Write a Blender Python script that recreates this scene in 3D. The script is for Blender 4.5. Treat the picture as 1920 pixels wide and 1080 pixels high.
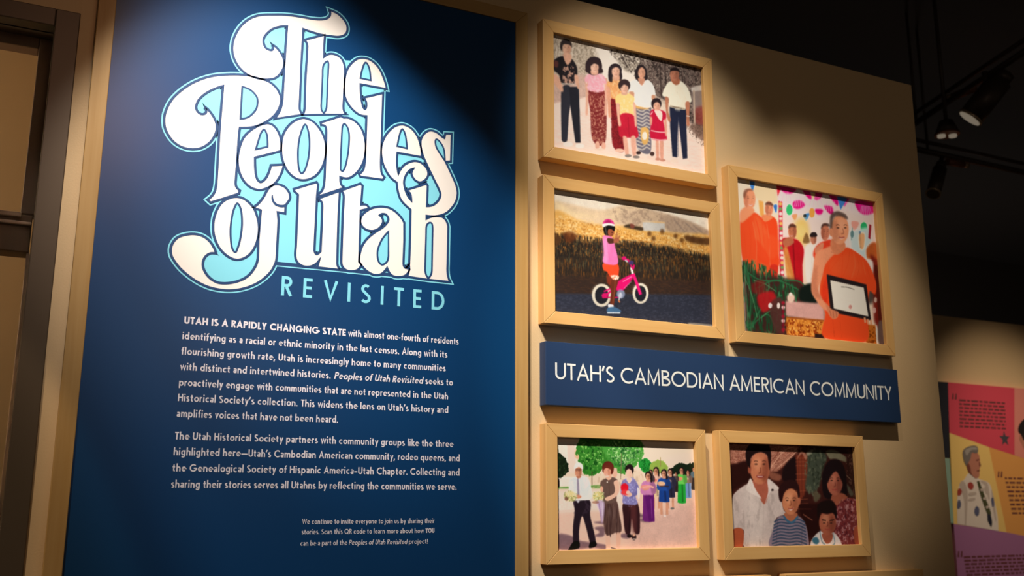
import bpy, bmesh, math, random
import numpy as np
from mathutils import Vector, Matrix
from mathutils.geometry import tessellate_polygon

# ------------------------------------------------------------------ scene, camera, light
for o in list(bpy.data.objects):
    bpy.data.objects.remove(o)
S = bpy.context.scene
C = S.collection
EYE = 1.5                       # camera height; the traced heights below are relative to it

def camera():
    cam = bpy.data.cameras.new('camera')
    o = bpy.data.objects.new('camera', cam)
    C.objects.link(o)
    cam.sensor_fit = 'HORIZONTAL'
    cam.sensor_width = 36.0
    cam.lens = 34.7516
    right = Vector((0.89736037, -0.44129586, 0.0015289))
    up = Vector((-0.09558858, -0.19099155, 0.97692633))
    back = -Vector((0.43082154, 0.87680111, 0.21357109))
    m = Matrix((right, up, back)).transposed().to_4x4()
    m.translation = (0.0, -2.0, EYE)
    o.matrix_world = m
    cam.clip_start = 0.04
    cam.clip_end = 100
    cam.dof.use_dof = True
    cam.dof.focus_distance = 2.15
    cam.dof.aperture_fstop = 5.6
    S.camera = o
camera()

S.view_settings.view_transform = 'Standard'
S.view_settings.look = 'None'
S.view_settings.gamma = 1.0
S.view_settings.use_curve_mapping = False
S.view_settings.exposure = 0.0

W = bpy.data.worlds.new('world')
S.world = W
W.use_nodes = True
W.node_tree.nodes['Background'].inputs[0].default_value = (1.0, 0.72, 0.5, 1)
W.node_tree.nodes['Background'].inputs[1].default_value = 0.04

WARM = (1.0, 0.80, 0.58)
def spot(name, loc, aim, power, angle, blend, size=0.04, col=WARM):
    d = bpy.data.lights.new(name, 'SPOT')
    d.energy = power
    d.color = col
    d.spot_size = math.radians(angle)
    d.spot_blend = blend
    d.shadow_soft_size = size
    o = bpy.data.objects.new(name, d)
    C.objects.link(o)
    o.location = (loc[0], loc[1], loc[2] + EYE)
    v = Vector(aim) - Vector(loc)
    o.rotation_euler = v.to_track_quat('-Z', 'Y').to_euler()
    return o
# the ceiling track lamps that wash the partition (above and behind the photographer)
def wash(name, lx, cx, cz, power, angle, blend, size, col):
    return spot(name, (lx, -1.3, 2.33), (cx, 0.0, cz), power, angle, blend, size, col)
wash('spot_title', -0.359, 0.478, 0.695, 325, 20.4, 1.0, 0.006, (1.0, 0.93, 0.87))
wash('spot_title_low', -0.019, 0.60, -0.04, 223, 35.3, 0.35, 0.010, (1.0, 0.92, 0.84))
wash('spot_frames', 0.125, 1.444, 0.011, 312, 20.1, 0.6, 0.022, (1.0, 0.90, 0.76))
wash('spot_frames_high', 0.68, 1.458, 0.681, 272, 27.3, 1.0, 0.022, (1.0, 0.89, 0.74))
wash('spot_frames_right', 1.425, 1.998, 0.606, 152, 19.6, 1.0, 0.022, (1.0, 0.85, 0.66))
wash('spot_doorway_fill', -1.3, -0.24, 0.02, 150, 15, 0.25, 0.02, (1.0, 0.80, 0.58))  # added fill that lifts the left trim and door frame
spot('spot_panel_haze', (0.28, -2.8, 1.8), (0.13, 0.0, 0.74), 27, 22, 1.0, 0.12, (1.0, 0.55, 0.36))  # added unseen lamp at the mirror angle, puts warm haze on the panel
spot('spot_far_panels', (5.7, 0.9, 2.3), (6.35, 2.75, -0.35), 185, 54, 1.0, col=(1.0, 0.80, 0.58))
def bulb(name, loc, power, size, col):
    d = bpy.data.lights.new(name, 'POINT')
    d.energy = power; d.color = col; d.shadow_soft_size = size
    o = bpy.data.objects.new(name, d); C.objects.link(o)
    o.location = (loc[0], loc[1], loc[2] + EYE)
bulb('room_fill', (1.0, -4.0, 1.2), 18, 0.5, (1.0, 0.8, 0.6))  # unseen fill added for the room's ambient light
bulb('alcove_fill', (-0.9, 0.35, 0.72), 19, 0.06, (1.0, 0.84, 0.64))  # unseen light added to brighten the alcove lining
bulb('far_room_fill', (7.5, 4.6, -0.4), 20, 0.3, (1.0, 0.88, 0.8))  # hidden fill added to lift the dark ceiling and its fixtures

# ------------------------------------------------------------------ helpers
def smooth_path(pts, closed=True, sub=6):
    """pts: (x, y, corner). Corner to corner stays straight, the rest is a Catmull-Rom curve."""
    n = len(pts)
    out = []
    for i in range(n if closed else n - 1):
        a, b = pts[i], pts[(i + 1) % n]
        if a[2] and b[2]:
            out.append((a[0], a[1]))
            continue
        p = pts[i - 1] if (closed or i > 0) else a
        q = pts[(i + 2) % n] if (closed or i + 2 < n) else b
        ta = (0, 0) if a[2] else ((b[0] - p[0]) / 2, (b[1] - p[1]) / 2)
        tb = (0, 0) if b[2] else ((q[0] - a[0]) / 2, (q[1] - a[1]) / 2)
        L = math.hypot(b[0] - a[0], b[1] - a[1])
        if a[2]:
            ta = (1.5 * (b[0] - a[0]) - 0.5 * tb[0], 1.5 * (b[1] - a[1]) - 0.5 * tb[1])
        if b[2]:
            tb = (1.5 * (b[0] - a[0]) - 0.5 * ta[0], 1.5 * (b[1] - a[1]) - 0.5 * ta[1])
        def lim(t):
            l = math.hypot(*t)
            return t if l < 1.4 * L else (t[0] * 1.4 * L / l, t[1] * 1.4 * L / l)
        ta, tb = lim(ta), lim(tb)
        for k in range(sub):
            t = k / sub
            h00 = 2*t**3 - 3*t*t + 1; h10 = t**3 - 2*t*t + t
            h01 = -2*t**3 + 3*t*t; h11 = t**3 - t*t
            out.append((h00*a[0] + h10*ta[0] + h01*b[0] + h11*tb[0],
                        h00*a[1] + h10*ta[1] + h01*b[1] + h11*tb[1]))
    if not closed:
        out.append((pts[-1][0], pts[-1][1]))
    return out

def parse(s, k=1.0):
    r = []
    for t in s.split():
        c = t.endswith('!')
        x, y = t.rstrip('!').split(',')
        r.append((float(x) * k, float(y) * k, c))
    return r

class Flat:
    """Collects flat print shapes on the plane y (X right, Z up) and solid boxes, with one material index each."""
    def __init__(self):
        self.v = []; self.f = []; self.m = []
    def poly(self, pts, y, mi=0):
        b = len(self.v)
        vs = [Vector((p[0], p[1], 0)) for p in pts]
        for p in pts:
            self.v.append((p[0], y, p[1]))
        for t in tessellate_polygon([vs]):
            a, bb, c = (vs[i] for i in t)
            if (bb - a).cross(c - a).z < 0:
                t = (t[0], t[2], t[1])
            self.f.append(tuple(b + i for i in t)); self.m.append(mi)
    def stroke(self, pts, hw, y, mi=0, closed=False):
        n = len(pts)
        q = [pts[0]]
        for p in pts[1:]:
            if math.hypot(p[0]-q[-1][0], p[1]-q[-1][1]) > hw * 0.02:
                q.append(p)
        if closed and math.hypot(q[0][0]-q[-1][0], q[0][1]-q[-1][1]) < hw * 0.02:
            q.pop()
        pts = q; n = len(pts)
        if n < 2:
            return
        b = len(self.v)
        for i in range(n):
            p = pts[i]
            a = pts[i-1] if (closed or i > 0) else None
            c = pts[(i+1) % n] if (closed or i < n-1) else None
            ns = []
            for u, w in ((a, p), (p, c)):
                if u is None or w is None:
                    continue
                dx, dy = w[0]-u[0], w[1]-u[1]
                l = math.hypot(dx, dy)
                ns.append((-dy/l, dx/l))
            nx = sum(t[0] for t in ns); ny = sum(t[1] for t in ns)
            l = math.hypot(nx, ny)
            if l < 1e-6:
                nx, ny = ns[0]; s = 1
            else:
                nx /= l; ny /= l
                s = min(1.0 / max(nx*ns[0][0] + ny*ns[0][1], 0.3), 2.2)
            self.v.append((p[0] + nx*hw*s, y, p[1] + ny*hw*s))
            self.v.append((p[0] - nx*hw*s, y, p[1] - ny*hw*s))
        for i in range(n if closed else n-1):
            j = (i+1) % n
            self.f.append((b+2*i+1, b+2*j+1, b+2*j, b+2*i)); self.m.append(mi)
    def box(self, x0, x1, y0, y1, z0, z1, mi=0):
        b = len(self.v)
        for z in (z0, z1):
            self.v += [(x0, y0, z), (x1, y0, z), (x1, y1, z), (x0, y1, z)]
        for f in ((0,3,2,1),(4,5,6,7),(0,1,5,4),(1,2,6,5),(2,3,7,6),(3,0,4,7)):
            self.f.append(tuple(b+i for i in f)); self.m.append(mi)
    def prism(self, pts, y0, y1, mi=0):
        """A solid with the outline pts (X, Z) between y0 and y1."""
        b = len(self.v); n = len(pts)
        self.v += [(p[0], y0, p[1]) for p in pts] + [(p[0], y1, p[1]) for p in pts]
        self.f.append(tuple(range(b, b+n))); self.m.append(mi)
        self.f.append(tuple(range(b+2*n-1, b+n-1, -1))); self.m.append(mi)
        for i in range(n):
            j = (i+1) % n
            self.f.append((b+i, b+n+i, b+n+j, b+j)); self.m.append(mi)
    def build(self, name, mats, parent=None, at=(0, 0, 0), bevel=0.0):
        """One mesh object; `at` is its origin in the shapes' coordinates."""
        me = bpy.data.meshes.new(name)
        me.from_pydata([(x-at[0], y-at[1], z-at[2]) for x, y, z in self.v], [], self.f)
        for m in (mats if isinstance(mats, (list, tuple)) else [mats]):
            me.materials.append(m)
        me.polygons.foreach_set('material_index', self.m)
        me.update()
        o = bpy.data.objects.new(name, me)
        C.objects.link(o)
        if parent is not None:
            o.parent = parent
            p = parent; off = Vector((0, 0, 0))
            while p is not None:
                off += p.location; p = p.parent
            o.location = Vector((at[0], at[1], at[2] + EYE)) - off
        else:
            o.location = (at[0], at[1], at[2] + EYE)
        if bevel:
            bv = o.modifiers.new('bevel', 'BEVEL')
            bv.width = bevel; bv.segments = 2; bv.limit_method = 'ANGLE'
        return o

def tag(o, label=None, cat=None, group=None, kind=None):
    if label: o['label'] = label
    if cat: o['category'] = cat
    if group: o['group'] = group
    if kind: o['kind'] = kind
    return o

def thing(name, at, label, cat, group=None):
    o = bpy.data.objects.new(name, None)
    o.empty_display_size = 0.1
    C.objects.link(o)
    o.location = (at[0], at[1], at[2] + EYE)
    return tag(o, label, cat, group)

# ------------------------------------------------------------------ materials
def srgb(h):
    h = h.lstrip('#')
    r = []
    for i in (0, 2, 4):
        c = int(h[i:i+2], 16) / 255
        r.append(c / 12.92 if c <= 0.04045 else ((c + 0.055) / 1.055) ** 2.4)
    return tuple(r)

def mat(name, col, rough=0.6, metal=0.0, spec=0.5, noise=None, bump=None):
    """noise = (scale xyz, darker colour, amount); bump = (scale, strength)"""
    m = bpy.data.materials.new(name)
    m.use_nodes = True
    nt = m.node_tree
    p = nt.nodes['Principled BSDF']
    c = srgb(col) if isinstance(col, str) else col
    p.inputs['Base Color'].default_value = (*c, 1)
    p.inputs['Roughness'].default_value = rough
    p.inputs['Metallic'].default_value = metal
    p.inputs['Specular IOR Level'].default_value = spec
    if noise or bump:
        tc = nt.nodes.new('ShaderNodeTexCoord')
    if noise:
        mp = nt.nodes.new('ShaderNodeMapping')
        mp.inputs['Scale'].default_value = noise[0]
        nt.links.new(tc.outputs['Object'], mp.inputs[0])
        n = nt.nodes.new('ShaderNodeTexNoise')
        n.inputs['Scale'].default_value = 1.0
        n.inputs['Detail'].default_value = 5.0
        n.inputs['Roughness'].default_value = 0.6
        nt.links.new(mp.outputs[0], n.inputs['Vector'])
        r = nt.nodes.new('ShaderNodeMapRange')
        r.inputs[1].default_value = 0.3; r.inputs[2].default_value = 0.7
        r.inputs[4].default_value = noise[2]
        nt.links.new(n.outputs[0], r.inputs[0])
        mx = nt.nodes.new('ShaderNodeMix')
        mx.data_type = 'RGBA'
        mx.inputs[6].default_value = (*c, 1)
        c2 = srgb(noise[1]) if isinstance(noise[1], str) else noise[1]
        mx.inputs[7].default_value = (*c2, 1)
        nt.links.new(r.outputs[0], mx.inputs[0])
        nt.links.new(mx.outputs[2], p.inputs['Base Color'])
    if bump:
        n2 = nt.nodes.new('ShaderNodeTexNoise')
        n2.inputs['Scale'].default_value = bump[0]
        n2.inputs['Detail'].default_value = 4.0
        nt.links.new(tc.outputs['Object'], n2.inputs['Vector'])
        b = nt.nodes.new('ShaderNodeBump')
        b.inputs['Strength'].default_value = bump[1]
        b.inputs['Distance'].default_value = 0.002
        nt.links.new(n2.outputs[0], b.inputs['Height'])
        nt.links.new(b.outputs[0], p.inputs['Normal'])
    return m

def glass_mat():
    m = bpy.data.materials.new('window_glass')
    m.use_nodes = True
    p = m.node_tree.nodes['Principled BSDF']
    p.inputs['Base Color'].default_value = (0.95, 0.97, 0.96, 1)
    p.inputs['Roughness'].default_value = 0.02
    p.inputs['Transmission Weight'].default_value = 1.0
    p.inputs['IOR'].default_value = 1.1
    return m

def emit_mat(name, col, strength):
    m = bpy.data.materials.new(name)
    m.use_nodes = True
    p = m.node_tree.nodes['Principled BSDF']
    p.inputs['Base Color'].default_value = (0.1, 0.1, 0.1, 1)
    p.inputs['Emission Color'].default_value = (*col, 1)
    p.inputs['Emission Strength'].default_value = strength
    return m

def print_mat():
    m = bpy.data.materials.new('photo_print')
    m.use_nodes = True
    nt = m.node_tree
    p = nt.nodes['Principled BSDF']
    a = nt.nodes.new('ShaderNodeAttribute')
    a.attribute_name = 'ink'
    nt.links.new(a.outputs['Color'], p.inputs['Base Color'])
    p.inputs['Roughness'].default_value = 0.45
    p.inputs['Specular IOR Level'].default_value = 0.25
    return m

M = {
    'wall': mat('painted_wall', '#dabc90', 0.85, noise=((2.2, 2.2, 2.2), '#d3b488', 0.6), bump=(260, 0.15)),
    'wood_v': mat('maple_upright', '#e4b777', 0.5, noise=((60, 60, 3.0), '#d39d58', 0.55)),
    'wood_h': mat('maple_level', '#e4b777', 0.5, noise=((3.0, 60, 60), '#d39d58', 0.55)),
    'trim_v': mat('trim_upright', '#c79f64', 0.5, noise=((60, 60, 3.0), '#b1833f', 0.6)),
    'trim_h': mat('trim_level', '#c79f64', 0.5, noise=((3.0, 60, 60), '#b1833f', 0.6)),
    'blue': mat('blue_board', '#063f70', 0.30),
    'sign_blue': mat('sign_blue', '#18365f', 0.6, bump=(900, 0.08)),
    'cream': mat('cream_ink', '#fbf2e8', 0.55),
    'cyan': mat('light_blue_ink', '#86dcee', 0.55),
    'navy': mat('navy_ink', '#143f70', 0.55),
    'white_ink': mat('white_ink', '#faf2f8', 0.55),
    'metal_white': mat('sign_letter', '#ecf0f0', 0.5),
    'dark_metal': mat('bronze_aluminium', '#5a4c3c', 0.45, metal=0.3),
    'black': mat('black_paint', '#161414', 0.7),
    'glass': glass_mat(),
    'case_wall': mat('case_lining', '#b0946c', 0.8, noise=((4, 4, 4), '#a78b64', 0.6)),
    'case_dark': mat('stop_brown', '#6b4f38', 0.6),
    'case_shelf': mat('transom_face', '#5a3c1e', 0.6),
    'highlight_bead': mat('transom_highlight', '#a58468', 0.4),  # pale tone paints in the transom highlight and the glass edge reflection
    'ceiling': mat('black_ceiling', '#4a4644', 0.9),
    'floor': mat('dark_carpet', '#3a332e', 0.95, noise=((40, 40, 40), '#2c2622', 0.8)),
    'print': print_mat(),
}

# traced outlines of the title letters on the panel, 0.1 mm units (X, height); ! marks a corner
LOGO = {
 'letter_t_capital': ('5285,10806! 5492,10748 5653,10600 5701,10459 5664,10310 5514,10218 5291,10190 5109,10181 4898,10198 4708,10223! 4706,9852 4702,9431 4710,8602 4714,8356 4746,8269 4783,8225! 4207,8031! 4284,8185 4327,8325 4343,8531 4345,8942 4348,9565 4358,10207! 4220,10170 4041,10072 3898,9894 3858,9750 3903,9615 3982,9569 4049,9567 4079,9615 4069,9696! 4171,9631 4284,9489 4331,9332 4301,9160 4204,8996 4075,8909 3868,8867 3699,8878 3527,8937 3370,9071 3267,9252 3227,9448 3250,9678 3355,9948 3530,10175 3750,10320 4053,10405 4322,10462 4616,10490 4894,10501 5094,10532 5213,10581 5287,10657 5304,10737', []),
 'letter_h': ('4763,9970! 5194,10187! 5189,9958! 5197,9651! 5299,9742 5430,9770 5574,9720 5657,9587 5684,9422 5684,9104! 5682,8787 5682,8545 5709,8452 5756,8413! 5250,8318! 4783,8221! 4822,8294 4832,8419 4819,9037! 4829,9668! 4827,9794 4819,9881', ['5276,9572 5195,9449 5189,9216! 5186,8505! 5203,8405 5249,8347! 5295,8422 5311,8529! 5309,9135! 5311,9431 5306,9540']),
 'letter_p_capital': ('3511,8887 3774,8879 4022,8837 4199,8718 4294,8543 4302,8401 4245,8208 4122,8024 3924,7858 3725,7753 3480,7698! 3471,7531! 3466,6555! 3467,6459 3494,6386 3561,6328! 3547,6265! 3001,5997! 2942,6044! 3027,6143 3076,6258 3093,6423! 3085,7192! 3082,7660! 3093,8562! 2931,8471 2760,8338 2628,8175 2576,8018 2602,7906 2685,7851 2759,7870 2791,7925 2770,8015! 2897,7891 2987,7741 3014,7608 2988,7448 2901,7277 2750,7136 2561,7071 2351,7089 2171,7193 2037,7380 1989,7562 1999,7776 2092,8044 2267,8292 2515,8527 2808,8705 3128,8815', ['3481,8618! 3660,8573 3788,8456 3819,8331 3795,8165 3692,8006 3586,7927 3486,7897!']),
 'letter_e.001': ('4367,7330! 4357,7523 4299,7713 4188,7855 4054,7891 3889,7818 3712,7671 3575,7480 3507,7242 3486,7004 3522,6777 3619,6578 3764,6445 3949,6404 4112,6466 4273,6597 4384,6801 4443,7028! 4178,6973! 4148,6834 4083,6667 3986,6571 3900,6630 3853,6808 3828,7094!', ['3987,7743 4048,7650 4075,7495! 4082,7373! 3841,7274! 3881,7462 3922,7638']),
 'letter_e': ('6669,9190! 6622,9354 6535,9553 6425,9704 6274,9803 6117,9824 5963,9770 5824,9622 5729,9431 5692,9211 5688,8999 5716,8814 5820,8634 5968,8504 6093,8453 6226,8456! 6227,8130! 6228,7401! 6207,7233 6160,7133 6105,7073! 6133,7026! 6645,7031! 6678,7088! 6609,7181 6588,7334 6583,7479! 6584,7982! 6588,9067! 6150,8876! 6205,8791 6213,8676 6180,8606 6127,8660 6083,8842 6063,9008 6052,9187!', ['6168,9726 6227,9652 6267,9520 6291,9320! 6051,9326! 6076,9503 6122,9673']),
 'letter_o': ('4816,8149 5023,8104 5187,7949 5295,7742 5334,7524 5315,7276 5237,7042 5099,6860 4891,6759 4698,6779 4530,6913 4415,7133 4374,7365 4388,7648 4473,7864 4617,8042', ['4855,8013 4937,7844 4972,7586 4963,7281 4908,7011 4836,6896 4775,6970 4740,7185 4731,7485 4766,7774']),
 'letter_p': ('5200,8115! 5639,8343! 5701,8313! 5832,8328 5997,8257 6136,8093 6213,7835 6224,7629 6182,7373 6078,7151 5942,6998 5824,6939 5674,6947! 5685,6827 5712,6760 5773,6714! 5224,6443! 5216,6481! 5301,6589 5337,6755 5339,7078! 5337,7687! 5323,8013 5281,8064 5212,8066!', ['5736,8180 5811,8078 5845,7877 5832,7523 5784,7208 5729,7089 5677,7120! 5673,7538! 5677,8055 5693,8145']),
 'letter_s': ('7545,7707! 7530,7907 7449,8150 7316,8320 7164,8390 7036,8393 6868,8306 6706,8108 6612,7881 6589,7689 6620,7485 6688,7308 6819,7120 6978,7015! 7016,6796 7105,6601 7320,6428! 7327,5726! 7320,5177! 7239,5077! 7323,5060! 7285,4887! 7767,4870! 8291,4872! 8246,4970 8222,5111 8223,5296! 8226,6147! 8181,6267 8092,6350 7962,6358 7812,6323 7695,6256! 7694,6339! 7919,6358 8134,6439 8285,6575 8403,6761 8445,6959 8409,7146 8294,7386 8130,7687! 8267,7715! 8274,8382! 8127,8364! 8103,8246! 8036,8272 7902,8357 7748,8374 7619,8287 7536,8143 7523,8013 7553,7846 7633,7646 7881,7195 7982,7019 8033,6879 7977,6723 7849,6600 7700,6555! 7707,7043! 7678,7081! 7214,6866! 7235,6844! 7306,6792 7336,6623! 7238,6734 7171,6881 7139,7043 7173,7194 7255,7333 7370,7403! 7329,7323 7331,7239 7409,7135 7538,7102 7665,7195 7716,7319 7670,7460 7527,7565 7355,7570 7166,7466 7054,7323 7005,7204! 6960,7455 6965,7718!', ['7081,8290 7153,8142 7195,7851! 6961,7866! 6992,8051 7030,8217', '7905,8189 7994,8135 8090,7978 8123,7703! 8000,7855 7909,7991 7878,8115', '7783,6184 7709,6113 7698,5956! 7693,5075! 7717,4976 7773,4893! 7835,4988 7854,5092! 7853,5996! 7841,6150']),
 'letter_a': ('6169,6007 6195,6131 6292,6245 6451,6347 6654,6399 6861,6378 7052,6254 7170,6105! 7181,5708! 7174,5181! 7190,5112 7239,5079 7320,5173! 7329,5046! 7223,4905 7049,4857 6904,4892 6808,5041! 6681,4888 6520,4852 6358,4914 6224,5037! 6171,5110! 6185,5290 6238,5475 6353,5648 6510,5798 6669,5919 6778,6045 6810,6151 6752,6235 6669,6246 6595,6200! 6662,6131 6670,6031 6598,5910 6468,5833 6326,5832 6213,5902', ['6814,5856! 6831,5304! 6798,5170 6695,5092 6612,5149 6577,5295 6592,5457 6677,5668']),
 'letter_t': ('5716,6639! 6139,6857! 6181,6819! 6166,6379! 6287,6390 6344,6323! 6161,6251! 6164,5586! 6166,5100! 6224,5037! 6139,4920 6002,4876 5883,4893 5802,4972 5781,5107! 5772,6135! 5782,6497 5762,6585', []),
 'letter_u': ('4688,6521! 5162,6745! 5193,6694! 5181,6413! 5178,5233! 5233,5158 5321,5234! 5323,5720! 5316,6253 5287,6338 5207,6377! 5677,6624! 5668,6121! 5683,5018! 5705,4942 5762,4886! 5264,4881! 5322,5085! 5223,4948 5093,4880 4941,4879 4834,4953 4791,5073 4791,5266! 4783,6416! 4698,6482!', []),
 'letter_o.001': ('3525,6183 3690,6145 3862,5995 3957,5778 3997,5553 3974,5303 3896,5085 3761,4929 3586,4862 3405,4917 3237,5065 3127,5276 3087,5495 3106,5742 3197,5981 3348,6125', ['3542,6047 3617,5905 3653,5605 3632,5281 3590,5087 3550,5012 3483,5094 3444,5295 3429,5538 3449,5806 3492,5983']),
 'letter_f': ('3862,6009! 3949,6084 4051,6234 4133,6421 4220,6531 4330,6575 4483,6540 4583,6427 4607,6312 4565,6218 4521,6153! 4521,5968! 4362,5976! 4390,5795! 4393,5028! 4373,4874 4283,4675 4094,4468 3868,4324 3606,4234 3344,4208 3063,4245 2798,4355 2547,4529 2382,4710 2313,4848 2311,4993 2385,5148 2515,5238 2700,5288 2874,5273 3019,5188 3124,5052 3165,4949! 3053,4932 2963,4848 2927,4734 2944,4607 3031,4470 3159,4373 3301,4336 3510,4363 3717,4448 3871,4576 3986,4775 4022,4949! 4007,5364! 4023,5969!', []),
}
LOGO_HOOK = '4228,6325 4250,6328! 4282,6212 4362,6149 4465,6147 4527,6179! 4527,6113! 4449,6087 4327,6101 4251,6172 4220,6258'
LOGO_BASE = '4383,4869! 4866,4874! 5756,4885! 7285,4883!'
LOGO_FILL = '3273,9457! 3907,10245! 4606,10291! 5330,10224! 5092,10107! 5109,9727! 5475,9652! 6089,9742! 6474,9497! 6633,9244! 6515,8989! 6520,8034! 7017,8311! 7474,8004! 7795,8252! 7869,7812! 8343,7115! 8375,6736! 8091,6444! 8173,6203! 8219,5028! 8221,4943! 7861,4967! 7282,4943! 6498,4932! 5750,4912! 5320,4924! 4866,4886! 4386,4868! 4003,4477! 3375,4270! 2634,4501! 2409,4804! 2589,5155! 3060,5100! 3144,4932! 3160,5000! 3181,5338! 3135,5557! 3368,6100! 2994,6104! 3208,6940! 3093,7411! 2912,7380! 2244,7129! 2058,7556! 2275,8176! 3095,8753! 3751,8946! 3619,9286!'

# ------------------------------------------------------------------ the setting
WALL_Y = 0.03
def slab(name, x0, x1, y0, y1, z0, z1, m, **kw):
    b = Flat(); b.box(x0, x1, y0, y1, z0, z1)
    o = b.build(name, m, at=((x0+x1)/2, (y0+y1)/2, z0))
    return tag(o, kind='structure', **kw)

slab('floor', -3.0, 16.0, -4.5, 6.0, -1.6, -1.5, M['floor'])
slab('ceiling', -3.0, 16.0, -4.5, 6.0, 2.9, 3.0, M['ceiling'])
slab('wall_center', 0.026, 2.381, WALL_Y, WALL_Y + 0.13, -1.5, 1.276, M['wall'])
slab('wall_above_window', -1.6, 0.026, WALL_Y, WALL_Y + 0.13, 0.966, 1.276, M['wall'])
slab('wall_far', 3.6, 9.6, 2.75, 2.9, -1.5, 1.285, M['wall'])
slab('wall_back', -3.0, 16.0, 5.9, 6.0, -1.5, 2.9, M['ceiling'])
slab('wall_right', 15.9, 16.0, -4.5, 5.9, -1.5, 2.9, M['ceiling'])

# the glazed opening left of the title panel
win = bpy.data.objects.new('window_1', None)
C.objects.link(win); win.location = (0.0, WALL_Y, -1.5 + EYE)
tag(win, kind='structure')
def rail(name, parent, x0, x1, y0, y1, z0, z1, m, bev=0.002):
    b = Flat(); b.box(x0, x1, y0, y1, z0, z1)
    return b.build(name, m, parent, at=((x0+x1)/2, (y0+y1)/2, z0), bevel=bev)
rail('window_stile', win, -0.019, 0.026, WALL_Y-0.004, WALL_Y+0.10, -1.5, 0.966, M['dark_metal'])
rail('window_head', win, -1.6, -0.019, WALL_Y-0.004, WALL_Y+0.10, 0.928, 0.966, M['dark_metal'])
rail('window_sill', win, -1.6, -0.019, WALL_Y-0.004, WALL_Y+0.10, -1.5, -1.42, M['dark_metal'])
rail('glass_pane', win, -1.6, -0.019, WALL_Y+0.03, WALL_Y+0.036, -1.42, 0.928, M['glass'], 0)

# the inner stop of the glazing above its transom
rail('window_stop', win, -0.044, -0.012, WALL_Y+0.07, WALL_Y+0.11, 0.556, 0.934, M['case_dark'])
rail('window_stop', win, -1.6, -0.0445, WALL_Y+0.07, WALL_Y+0.11, 0.905, 0.934, M['case_dark'])
tr = rail('window_transom', win, -1.6, -0.022, WALL_Y+0.065, WALL_Y+0.12, 0.478, 0.553, M['case_shelf'])
rail('highlight_bead', tr, -1.6, -0.042, WALL_Y+0.058, WALL_Y+0.07, 0.546, 0.556, M['highlight_bead'])  # pale strips carry the highlight along the transom in their colour
rail('highlight_bead', tr, -1.6, -0.022, WALL_Y+0.058, WALL_Y+0.07, 0.531, 0.538, M['highlight_bead'])
rail('window_stop', win, -0.026, -0.012, WALL_Y+0.07, WALL_Y+0.11, -1.42, 0.478, M['highlight_bead'])  # pale strip standing in for the glass edge reflection

# inside the glazed opening: lined alcove
slab('wall_alcove_back', -1.7, 0.0, 0.60, 0.64, -1.5, 1.3, M['case_wall'])
slab('wall_alcove_right', 0.0, 0.026, WALL_Y+0.13, 0.60, -1.5, 1.3, M['case_wall'])

# ------------------------------------------------------------------ lettering
def arc(cx, cy, rx, ry, a0, a1, n=None):
    n = n or max(4, int(abs(a1-a0) / 18))
    return [(cx + rx*math.cos(math.radians(a0 + (a1-a0)*i/n)), cy + ry*math.sin(math.radians(a0 + (a1-a0)*i/n))) for i in range(n+1)]

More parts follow.
